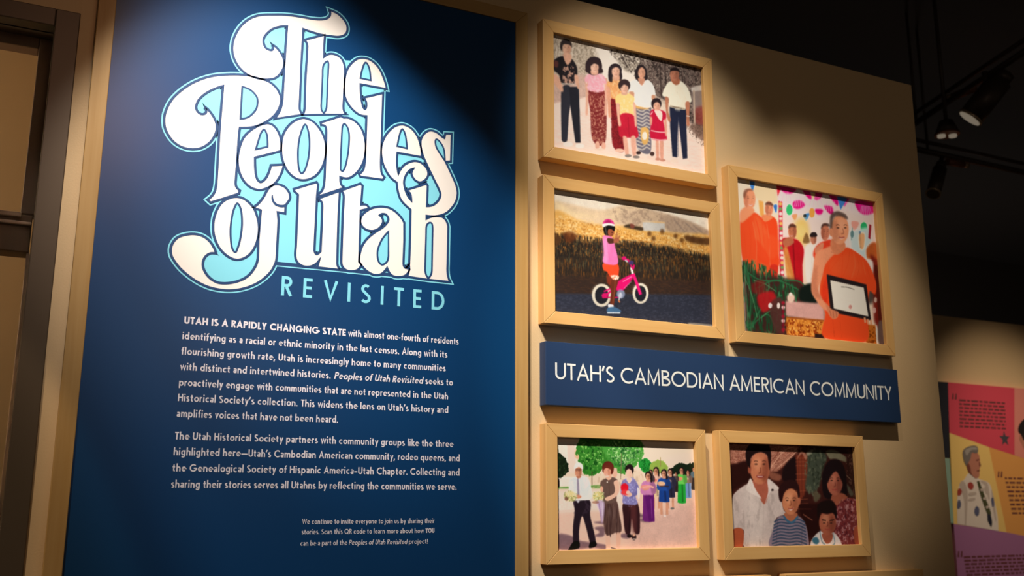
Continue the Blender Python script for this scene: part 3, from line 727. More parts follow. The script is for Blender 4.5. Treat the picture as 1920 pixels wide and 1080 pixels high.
# family_row
PRINTS['family_row'] = (1.5029, """
P d8c3ae 1 1.8 -6,-19! 1040,-36! 1038,680! -12,690!
P bfac97 1 11.1 -6,-19! 330,-20! 315,236! 223,337! -10,417!
T 8a7b68 0.75 8.3 10.2 0.47 5.5 -6,-19 330,-20 315,236 223,337 -10,417
T e2d2bd 0.7 6.5 7.4 0.56 5.5 -6,-19 330,-20 315,236 223,337 -10,417
L e8dac8 0.6 4.6 41,76 32,202
L e8dac8 0.6 4.6 57,74 48,198
L e8dac8 0.6 4.6 73,72 64,195
L e8dac8 0.6 4.6 139,64 129,181
P f4e6d6 1 17.0 289,8 453,6 534,98 510,198 336,204 307,117
P 6f5d55 1 13.4 432,10! 1027,-3! 1026,473! 886,402! 838,258! 687,248! 534,98!
P 9a8c7c 0.9 9.5 391,19 536,7 576,80 491,135 430,91
T 2f2624 0.8 9.5 12.4 0.49 5.7 391,10 1027,-3 1031,377 835,316 532,146
T b8a694 0.8 5.7 6.7 0.57 5.7 391,10 1027,-3 1036,279 838,258 533,127
T efe0cd 0.8 7.6 8.6 0.55 5.7 411,15 621,3 597,85 450,115
L 3b2f2c 0.7 9.7 706,34 709,244
L 3b2f2c 0.7 9.8 739,17 743,238
L 3b2f2c 0.7 9.8 873,77 878,327
L 3b2f2c 0.7 9.5 452,49 492,107
P cfa898 0.8 12.7 20,267 226,208 233,335 19,420
P 8c7a72 1 3.9 919,156! 1010,118! 1014,264! 923,300!
P c9bcb0 1 2.9 914,142! 1011,98! 1009,138! 919,165!
P 8a3c36 0.8 7.8 936,268 1015,244 1015,350 943,363
L bfa690 0.9 11.8 936,152 931,375
P f4dccb 1 5.3 -10,417! 214,334! 506,320! 726,355! 867,339! 920,367! 1037,481! 1038,680! -12,699!
T e6c4b2 0.6 26.6 6.2 0.5 5.3 -10,470 867,339 1024,512 1027,672 -12,699
P 7d6154 0.9 7.7 893,372 998,363 1027,454 950,438
T 5a463c 0.8 5.8 6.7 0.5 5.8 865,377 1009,361 1030,511 938,460
P 2b2b33 1 2.7 66,303! 173,282! 180,597! 149,602! 120,392! 109,466! 98,602! 65,607!
P 2f2f38 1 1.8 73,302 121,293 117,393 106,467 96,602 68,605 63,403
P 24242c 1 1.8 111,295! 170,283! 176,418! 178,597! 149,602! 124,428!
P f4e8dc 1 1.3 133,615 126,625 108,633 87,635 74,630 74,620 87,611 108,605 126,607
P f6ece0 1 1.3 202,612 196,622 179,629 161,631 149,626 149,617 161,608 180,603 196,605
P 221e22 1 1.8 21,163 70,125 128,127 162,166 164,213 148,222 142,270 68,285 54,238 21,213
T c99a84 0.9 12.8 12.8 0.42 1.8 84,182 147,178 144,265 78,274
P 7a4038 0.7 3.7 24,162 48,162 45,194 24,194
L c9b8a8 0.9 8.2 66,284 144,272
P d9a488 1 1.8 20,240 49,248 77,310 67,330 20,285
P d9a488 1 1.8 148,222 168,218 177,277 170,297 154,259
P d9a488 1 1.8 85,103 128,104 128,140 103,169 81,129
P dcab8e 1 1.9 130,66 123,93 107,110 88,110 77,91 77,64 89,41 108,32 124,42
P a8725a 0.45 5.2 128,73 125,92 118,103 111,101 106,88 106,68 111,52 119,47 125,55
L 2a1814 0.31 2.2 86,66 91,62 96,63
P 1e1210 0.4 0.8 96,70 95,71 92,72 89,73 87,72 87,71 89,70 92,69 95,69
L 2a1814 0.31 2.2 109,61 114,57 120,58
P 1e1210 0.4 0.8 118,65 117,66 114,67 111,68 109,67 109,66 111,65 114,64 117,64
L a8725a 0.4 2.8 102,69 103,82 98,85
L 8a3a34 0.4 3.6 93,95 102,94 111,90
P 332a2a 1 1.8 60,72 69,38 98,20 129,32 133,66 121,50 80,56 74,94 64,85
P 7d2c2c 1 1.8 230,290 336,273 345,350 333,571 255,573 242,406
T c98a70 0.8 8.3 8.3 0.52 0.9 230,290 336,273 345,350 333,571 255,573 242,406
L d09a80 0.55 2.3 236,316 283,331 340,292
L d09a80 0.55 2.3 235,340 282,355 339,316
L d09a80 0.55 2.3 235,364 282,378 339,340
L d09a80 0.55 2.3 234,387 282,402 338,364
L d09a80 0.55 2.3 234,411 281,426 338,388
L d09a80 0.55 2.3 233,435 281,450 337,412
L d09a80 0.55 2.3 233,458 280,473 337,436
L d09a80 0.55 2.3 233,482 280,497 336,460
L d09a80 0.55 2.3 232,505 279,520 336,483
L d09a80 0.55 2.3 232,529 279,544 335,507
L d09a80 0.55 2.2 231,552 278,567 335,531
L d09a80 0.55 2.2 231,575 278,591 334,554
P dba58c 1 1.8 214,229 234,225 230,372 227,431 213,434 217,320
P dba58c 1 1.9 335,204 355,200 350,349 346,410 332,412 337,297
P e0a890 1 1.4 297,593 293,609 285,618 275,617 270,606 270,590 276,576 286,572 294,579
P e0a890 1 1.4 336,590 333,605 324,613 315,612 309,602 309,587 316,575 325,571 333,577
P e9cdb8 1 1.4 333,611 324,617 303,623 279,626 264,625 264,620 279,614 303,609 325,608
P e9a4ae 1 1.8 217,214 246,190 306,178 341,196 345,232 329,231 326,278 234,289 231,244 213,243
T f6ccd0 0.7 9.2 9.2 0.5 1.8 217,214 246,190 306,178 341,196 326,278 234,289
P 36282a 1 1.4 323,130 310,168 278,193 242,194 219,170 220,133 244,100 280,86 311,98
P 33262a 1 1.4 318,110 307,134 279,151 248,153 228,140 229,117 249,95 281,85 308,90
P 36282a 1 1.9 224,162 317,143 322,172 226,189
P dca68c 1 1.9 252,170 294,161 291,187 256,194
P e8b9a0 1 1.9 300,143 293,164 278,177 261,177 251,163 251,142 262,124 279,117 294,124
P b4806a 0.45 4.7 298,148 295,163 289,172 282,170 278,160 278,145 283,132 290,128 295,134
L 2a1814 0.31 1.7 259,143 264,141 269,141
P 1e1210 0.4 0.6 268,146 268,147 265,148 262,148 261,148 261,147 262,146 265,145 268,145
L 2a1814 0.31 1.7 280,139 285,136 290,137
P 1e1210 0.4 0.6 289,142 288,143 285,144 283,144 281,144 281,143 283,142 285,141 288,141
L b4806a 0.4 2.2 275,145 275,155 271,158
L 8a3a34 0.4 2.8 266,166 274,165 283,162
P 36282a 1 1.9 247,129 272,110 302,120 301,129 272,126 251,144
P 8a2429 1 1.9 376,308 445,294 453,592 382,585 375,427
T 5c171e 0.7 7.4 9.3 0.5 1.9 376,308 445,294 453,592 382,585
P e3a066 1 1.9 354,219 387,194 448,186 445,299 370,304 369,263 351,252
T f2c890 0.8 7.5 13.1 0.55 5.6 366,207 448,191 441,290 370,299
P d99a7c 1 1.9 349,248 371,253 373,345 373,418 357,417 353,349
P e6b8a0 1 1.4 451,597 444,605 427,611 408,613 396,609 396,602 408,594 427,590 444,591
P 30262a 1 1.4 450,130 439,158 413,178 384,179 366,161 366,133 386,107 415,96 440,105
P 30262a 1 1.9 363,152 388,128 386,208 364,206
P 30262a 1 1.9 429,139 449,144 450,181 428,190
P d8a084 1 1.9 396,164 428,158 433,189 392,198
P e4b298 1 1.9 436,141 429,163 414,178 397,177 386,162 386,140 398,120 416,113 431,121
P b27c66 0.45 4.7 434,147 431,162 425,172 418,170 414,159 414,143 419,129 426,125 432,132
L 2a1814 0.31 1.8 395,141 400,138 405,139
P 1e1210 0.4 0.7 404,144 403,145 401,146 398,147 396,146 396,145 398,144 401,143 403,143
L 2a1814 0.31 1.9 416,136 421,134 426,134
P 1e1210 0.4 0.7 425,140 424,141 421,142 419,142 417,142 417,141 419,140 421,139 424,139
L b27c66 0.4 2.3 410,144 411,154 406,157
L 8a3a34 0.4 3.0 401,165 410,165 419,161
P 30262a 1 1.9 386,133 409,105 435,119 411,118
P 6d6672 1 1.9 540,314 632,296 630,428 623,582 540,571 534,445
L c9bcae 0.85 8.4 541,342 578,348 605,328 631,334
L c9bcae 0.85 8.4 540,362 578,368 604,349 630,355
L c9bcae 0.85 8.4 540,383 577,389 604,369 630,376
L c9bcae 0.85 8.4 539,403 576,410 603,390 629,396
L c9bcae 0.85 8.4 539,424 576,430 602,411 628,417
L c9bcae 0.85 8.4 538,444 575,451 602,431 628,438
L c9bcae 0.85 8.4 537,465 574,471 601,452 627,458
L c9bcae 0.85 8.3 537,485 574,492 600,472 626,479
L c9bcae 0.85 8.3 536,505 573,512 600,493 626,499
L c9bcae 0.85 8.3 535,526 572,532 599,513 625,520
L c9bcae 0.85 8.3 535,546 572,553 598,534 624,540
L c9bcae 0.85 8.3 534,566 571,573 598,554 623,561
P d9a35c 1 1.9 538,314 627,307 612,328 542,337
P d9a860 1 2.8 565,451 615,445 608,525 572,535
P e8dcc8 1 1.4 605,486 601,502 590,512 579,511 572,500 573,484 581,470 592,465 602,471
P f0ebe2 1 1.9 500,190 553,161 616,150 656,178 669,233 643,242 637,312 527,316 529,241 494,248
T d6d2cc 0.6 37.8 47.2 0.55 5.7 510,198 647,180 637,312 527,316
P c98f70 1 1.9 496,247 525,246 522,280 499,275
P c98f70 1 1.9 643,242 666,235 663,262 646,270
P 2c2326 1 1.4 617,114 607,151 582,174 555,173 539,149 540,112 558,80 586,68 609,82
P 2c2326 1 1.9 538,145 563,102 559,164 540,163
P 2c2326 1 1.9 597,104 617,119 618,148 597,157
P c88c70 1 1.9 557,155 599,147 594,176 577,194 561,178
P d89e80 1 1.9 604,114 597,138 583,152 568,151 558,135 559,112 570,92 585,84 599,93
P a06c54 0.45 4.2 602,120 599,137 593,146 587,145 583,132 584,115 588,102 595,97 600,105
L 2a1814 0.31 1.9 561,114 566,111 571,112
P 1e1210 0.4 0.7 570,118 569,119 567,120 564,120 563,120 563,119 565,118 567,117 569,117
L 2a1814 0.31 1.9 581,110 586,107 590,108
P 1e1210 0.4 0.7 589,114 588,115 586,116 583,116 582,116 582,115 583,114 586,113 588,113
L a06c54 0.4 2.4 573,118 572,129 570,132
L 8a3a34 0.4 3.1 567,140 575,139 583,136
P 3a2a28 1 1.4 561,592 557,600 547,605 536,606 529,601 529,594 537,587 548,583 558,586
P 4a3430 1 1.4 650,584 646,593 637,599 627,599 621,593 621,584 628,576 638,573 647,576
P f2d488 1 1.9 405,297 436,268 488,258 528,278 519,318 519,385 435,398 429,334 408,338
T f9e7b4 0.7 11.2 11.2 0.5 5.6 435,287 508,273 515,383 435,393
P bf2238 1 1.9 435,393 519,381 539,444 546,503 491,517 424,514
L 8f1528 0.6 3.7 484,398 487,513
P e2ac92 1 1.9 408,334 429,334 430,408 437,453 421,460 414,411
P e2ac92 1 1.9 519,304 534,315 539,435 528,446 523,391
P e0a68e 1 1.8 446,520 472,520 482,619 462,626
P e0a68e 1 1.8 497,516 528,506 529,611 508,619
P 8a8078 1 1.4 500,620 494,627 481,632 466,634 456,630 456,624 466,618 481,614 495,615
P 867a72 1 1.4 553,618 548,625 534,630 519,631 509,628 509,622 519,616 535,612 548,613
P 3b2b2c 1 1.4 503,208 493,234 470,252 443,252 427,236 427,210 445,187 472,178 495,186
P d8a48a 1 1.9 449,252 478,246 481,267 444,274
P e4b49a 1 1.9 489,227 483,247 467,260 450,260 439,247 439,227 451,209 469,202 484,209
P b07c68 0.45 4.7 487,232 484,246 478,254 471,253 467,243 467,229 472,217 479,213 485,219
L 2a1814 0.31 1.6 448,228 453,225 458,226
P 1e1210 0.4 0.6 457,230 456,231 454,232 451,233 449,232 449,231 451,230 454,230 456,230
L 2a1814 0.31 1.6 469,223 475,221 480,221
P 1e1210 0.4 0.6 478,226 477,227 475,228 472,229 470,228 470,227 472,226 475,226 477,226
L b07c68 0.4 2.0 464,230 464,239 460,241
L 8a3a34 0.4 2.6 454,249 463,248 472,245
P 3b2b2c 1 1.9 433,222 464,190 497,206 495,219 463,211 439,236
P d99a82 1 1.9 662,497 680,494 679,601 662,603
P d99a82 1 1.9 689,492 712,488 708,605 689,604
P c48a74 1 1.4 691,608 686,614 675,619 662,620 654,617 654,611 663,605 676,602 687,603
P c48a74 1 1.4 723,609 718,615 706,620 694,621 685,618 686,612 694,607 707,604 718,605
P c01c3c 1 1.9 636,333 674,317 732,325 734,372 716,377 733,447 729,490 631,498 630,428 640,389 628,372
P f4dccc 1 1.4 658,327 708,325 701,383
L f3d4cc 0.9 5.6 632,451 690,450 731,443
L f0c8c0 0.9 5.6 630,498 689,497 731,487
L f3d4cc 0.8 5.7 632,357 647,336
P d99a82 1 1.9 628,372 642,374 637,417 626,410
P d99a82 1 1.9 721,374 738,367 739,446 728,467
P 2e2226 1 1.4 708,278 699,303 678,318 654,319 640,303 640,279 656,258 680,249 701,257
P dfa78c 1 1.9 699,295 693,313 679,324 663,324 653,312 654,295 665,280 681,274 694,280
P a8705c 0.45 4.2 697,300 695,312 689,319 683,318 679,309 679,297 684,286 690,283 695,288
L 2a1814 0.31 1.4 661,296 666,293 671,294
P 1e1210 0.4 0.5 670,298 669,299 667,300 664,300 663,300 663,299 665,298 667,298 669,298
L 2a1814 0.31 1.4 681,292 686,290 691,290
P 1e1210 0.4 0.5 689,295 688,295 686,296 683,297 682,296 682,296 683,295 686,294 688,294
L a8705c 0.4 1.8 676,298 676,306 672,308
L 8a3a34 0.4 2.3 667,314 675,314 683,311
P 24283c 1 1.9 763,286! 875,280! 873,574! 840,584! 820,357! 810,453! 802,581! 770,581! 761,405!
L 3c3f50 0.6 4.8 821,337 808,575
P f3ead2 1 1.9 715,224 755,144 800,123 844,114 892,146 916,224 877,243 867,283 763,283 758,235
T e2d4ba 0.6 38.7 58.0 0.52 5.8 766,157 886,152 867,283 763,283
L b8a68c 0.95 11.5 765,281 867,279
L 5a4638 0.7 4.8 782,283 848,280
P b8765a 1 1.9 735,234 758,237 751,312 768,361 753,378 739,333
P b8765a 1 1.9 873,242 902,234 895,324 896,372 876,375 877,308
L e8d8c8 1 4.8 876,320 901,319
P ead0bc 1 1.4 806,599 800,606 784,612 767,614 756,610 756,603 768,596 785,592 800,593
P eed8c6 1 1.4 884,596 877,605 862,612 844,613 833,608 833,599 845,591 863,586 878,588
P a8654a 1 1.9 781,110 833,100 838,128 810,146 784,132
P b3745a 1 2.0 837,75 828,103 808,121 787,120 774,101 775,73 790,49 812,40 830,50
P 7c4a38 0.45 5.7 834,82 830,102 822,113 813,111 808,97 809,77 816,60 824,55 832,63
L 2a1814 0.31 2.3 785,75 792,71 798,72
P 1e1210 0.4 0.8 797,79 796,80 793,81 789,82 787,81 787,80 790,79 793,78 796,78
L 2a1814 0.31 2.3 812,69 819,66 825,67
P 1e1210 0.4 0.8 823,74 821,75 818,76 815,77 813,76 813,75 815,74 818,73 821,73
L 7c4a38 0.4 2.9 805,78 805,91 800,94
L 8a3a34 0.4 3.7 793,105 804,104 815,100
P 221a1c 1 2.0 773,83 778,53 809,37 836,44 839,76 829,57 782,66
""")
# bicycle
PRINTS['bicycle'] = (1.5216, """
P f2e2cc 1 1.7 -10,-21! 1042,-19! 1028,662! -15,656!
P e6c8a4 1 6.8 26,75 290,82 467,27 628,41 772,62 876,75 1008,113 1006,149 463,189 25,185
P efd2a4 0.9 10.2 26,67 137,111 289,117 25,151
P d0b294 0.8 8.7 426,81 608,39 731,49 792,73 708,110 425,133
P b89c84 0.9 5.4 668,62 835,63 1008,117 1006,149 862,158 727,143
T a68a76 0.6 13.9 12.2 0.5 5.2 368,63 669,40 1008,113 1001,150 425,142
L 8f7c70 0.5 9.0 761,72 831,135
L 8f7c70 0.5 9.0 834,81 916,133
L 8f7c70 0.5 9.1 886,88 969,136
P e8b060 1 6.7 16,123 202,162 464,150 768,147 1007,140 1004,303 558,316 15,344
T f6d090 0.9 18.5 6.7 0.5 5.0 16,136 464,163 1007,140 1006,267 559,282 15,278
T b87834 0.8 6.7 6.7 0.53 5.0 16,161 463,172 1006,149 1006,267 559,282 15,294
P cfc8be 1 2.6 557,109! 698,98! 700,149! 557,158!
L e8c08a 0.9 8.8 557,109 700,98
P e4ded4 0.5 7.1 565,111 626,106 624,152 563,158
P 4c3c2c 1 3.5 436,154 474,134 504,141 556,143 553,161 503,160
P 8a4c40 0.9 2.6 479,131 504,136 498,157 479,153
P 6a4424 0.8 4.4 612,171 609,180 600,186 591,186 585,179 585,169 591,161 601,158 609,162
P 6a4424 0.8 4.4 695,147 691,157 682,163 673,162 667,156 667,146 674,138 683,135 692,139
P 6a4424 0.8 4.5 782,163 778,173 769,179 760,178 754,172 754,162 761,154 771,151 779,154
P 6a4424 0.8 4.5 823,180 819,190 810,196 801,196 794,189 795,179 802,171 812,168 820,172
P 6a4424 0.8 4.5 897,167 894,177 885,183 875,182 868,175 869,166 876,157 886,154 894,158
P 6a4424 0.8 4.5 951,170 947,179 937,185 927,185 921,178 922,168 929,160 939,157 948,161
P 6a4424 0.8 4.4 637,194 633,204 625,209 615,209 609,202 609,193 616,185 626,182 634,185
P 5c3c24 0.9 5.4 831,153 936,153 1001,150 999,186 913,192 840,183
P 332a24 1 8.3 15,270! 80,237! 126,256! 201,264! 306,243! 402,248! 501,228! 621,240! 724,228! 826,251! 1006,253! 1011,480! 13,541!
T 2a2420 0.9 5.0 25.0 0.44 5.0 15,245 306,234 561,221 827,233 1007,249 1004,303 14,361
T 8a5628 0.75 3.3 28.0 0.53 4.9 14,377 304,345 599,295 1016,283 1015,408 13,476
T 55523c 0.65 4.2 21.6 0.54 5.0 15,278 1008,230 1013,337 14,410
T b87434 0.8 3.3 13.3 0.58 5.0 25,243 1009,212 1015,301 15,344
P 5a3a22 0.8 5.0 15,236 61,272 15,311
P 6c3a20 0.8 6.7 71,238 117,219 154,244 98,285
P 3a2c26 1 6.5 14,459! 359,440! 1015,391! 1016,479! 13,565!
T 4e3628 0.7 16.3 4.1 0.5 4.9 14,459 1015,391 1017,470 13,565
P 32343f 1 4.9 13,553! 357,524! 1017,466! 1028,662! -15,656!
T 484a58 0.5 11.3 4.9 0.5 4.9 13,565 1016,479 1018,654 12,638
P 9a9488 0.8 2.6 830,635 997,634 997,647 850,650
P d8ccb8 1 1.6 352,531 345,558 328,580 305,594 279,596 256,587 241,568 235,542 242,515 258,493 281,479 307,476 331,486 346,505
P e8dcc6 0.5 5.2 346,519 332,549 299,567 262,566 239,544 239,513 264,487 301,478 334,491
P 25252c 1 1.6 334,533 329,553 318,570 301,580 283,582 267,575 256,560 253,540 257,520 269,503 285,493 303,491 319,498 330,513
L 55555e 0.5 1.0 293,537 333,533
L 55555e 0.5 1.0 293,537 327,556
L 55555e 0.5 1.0 293,537 312,573
L 55555e 0.5 1.0 293,537 292,581
L 55555e 0.5 1.0 293,537 273,577
L 55555e 0.5 1.0 293,537 259,562
L 55555e 0.5 1.0 293,537 254,540
L 55555e 0.5 1.0 293,537 259,518
L 55555e 0.5 1.0 293,537 274,500
L 55555e 0.5 1.0 293,537 294,492
L 55555e 0.5 1.0 293,537 314,496
L 55555e 0.5 1.0 293,537 328,511
P d8ccb8 1 1.6 581,500 575,524 561,545 541,557 519,559 499,551 486,533 482,509 488,485 502,464 522,452 544,449 564,458 577,476
P e8dcc6 0.5 5.4 576,487 564,515 536,532 504,530 484,510 485,482 506,458 538,450 566,461
P 25252c 1 1.6 566,501 562,520 552,535 538,545 522,546 509,539 500,526 497,508 501,489 511,474 525,464 540,463 554,469 563,483
L 55555e 0.5 1.1 531,505 565,501
L 55555e 0.5 1.1 531,505 560,522
L 55555e 0.5 1.1 531,505 547,538
L 55555e 0.5 1.1 531,505 530,545
L 55555e 0.5 1.1 531,505 514,541
L 55555e 0.5 1.1 531,505 502,528
L 55555e 0.5 1.1 531,505 498,508
L 55555e 0.5 1.1 531,505 503,487
L 55555e 0.5 1.1 531,505 516,471
L 55555e 0.5 1.1 531,505 533,463
L 55555e 0.5 1.1 531,505 549,467
L 55555e 0.5 1.1 531,505 561,481
L e0186c 1 10.4 298,548 386,482 485,408
L c8145c 1 6.2 298,548 408,537
L e0186c 1 7.3 307,515 349,496
P d01a66 1 2.1 333,534 328,543 316,549 302,548 294,542 294,533 303,525 317,522 328,526
P e2186e 1 2.1 383,461 473,409 491,418 422,499 379,498
L f2b0c8 0.8 4.2 423,452 479,419
L f2b0c8 0.7 3.2 428,488 475,446
L ea1e74 1 18.2 488,402 514,464 531,510
L eee4dc 1 13.9 477,369 485,403
L d81868 1 10.7 432,326 463,336 486,376 496,354
L c4c4cc 1 9.6 438,333 456,342
P 4a3a68 1 2.2 494,343 490,351 480,356 469,356 463,351 463,342 470,335 481,333 490,336
L c8145c 1 9.6 414,328 442,322
P 8890a8 0.9 2.6 434,516 428,533 413,542 396,541 385,529 385,513 397,499 414,495 429,501
L c8c4c4 1 7.4 409,511 396,554
L e08050 1 8.4 393,554 403,564
P c9c9d6 0.8 3.2 418,526 415,535 407,540 399,539 394,533 394,523 400,516 408,513 415,517
P c01858 1 1.1 367,494 398,459 386,455 362,484
P 6c3424 1 1.6 330,414 395,407 392,460 376,514 365,583 341,585 349,511 335,460
L 8a4a32 0.7 7.4 378,430 370,515 358,578
P 8a3a28 0.8 2.1 328,435 351,433 347,475 327,467
P e8502e 1 1.6 308,366 395,362 396,428 381,443 351,438 327,409 308,403
P f2e6d2 1 1.1 351,426 396,423 395,441 369,447 353,437
T e8704a 0.8 6.3 6.3 0.5 0.5 351,426 396,423 395,441 369,447 353,437
P e878b0 1 1.6 306,226 332,215 368,224 379,265 395,359 308,363 313,310
P f59cc8 0.7 7.5 310,236 334,228 342,307 330,361 309,358
L c85c98 0.4 4.3 332,255 347,349
P 5a3428 1 1.6 334,230 374,229 376,249 340,256
P a86248 1 1.1 374,229 391,218 406,222 404,238 385,248 373,248
L a86248 1 5.4 383,222 381,201
L a86248 1 5.4 394,218 394,191
L a86248 1 5.4 401,222 410,205
L 7a4a3a 1 13.9 395,319 421,327
P d01a66 1 1.1 423,319 445,315 444,332 425,335
P e8e6e8 1 1.0 330,581 362,581 359,599 338,604
P 4a6c8c 1 1.6 329,599 365,591 404,603 403,616 327,623
L cfd6dc 1 7.2 324,625 403,619
P 1c1614 1 0.8 379,174 370,198 350,212 327,211 313,194 313,170 328,150 351,142 371,152
P a0583e 1 1.6 377,190 372,206 359,216 346,215 337,203 337,187 347,174 361,169 373,176
P 181412 1 1.1 318,166 376,155 378,185 357,177 339,182 333,212 315,206
P 20100c 1 0.8 369,194 367,196 364,197 361,197 359,196 359,194 361,193 365,192 367,192
L 702c24 1 2.7 356,210 368,206
P e0408a 1 1.1 309,156 318,134 343,124 370,132 377,152 342,153
P a81858 0.7 2.7 321,146 340,130 358,136 351,149 327,153
P f2ece6 1 1.1 306,157 342,146 377,148 378,159 342,158 311,172
L c8c0bc 0.7 2.7 323,170 329,210
""")
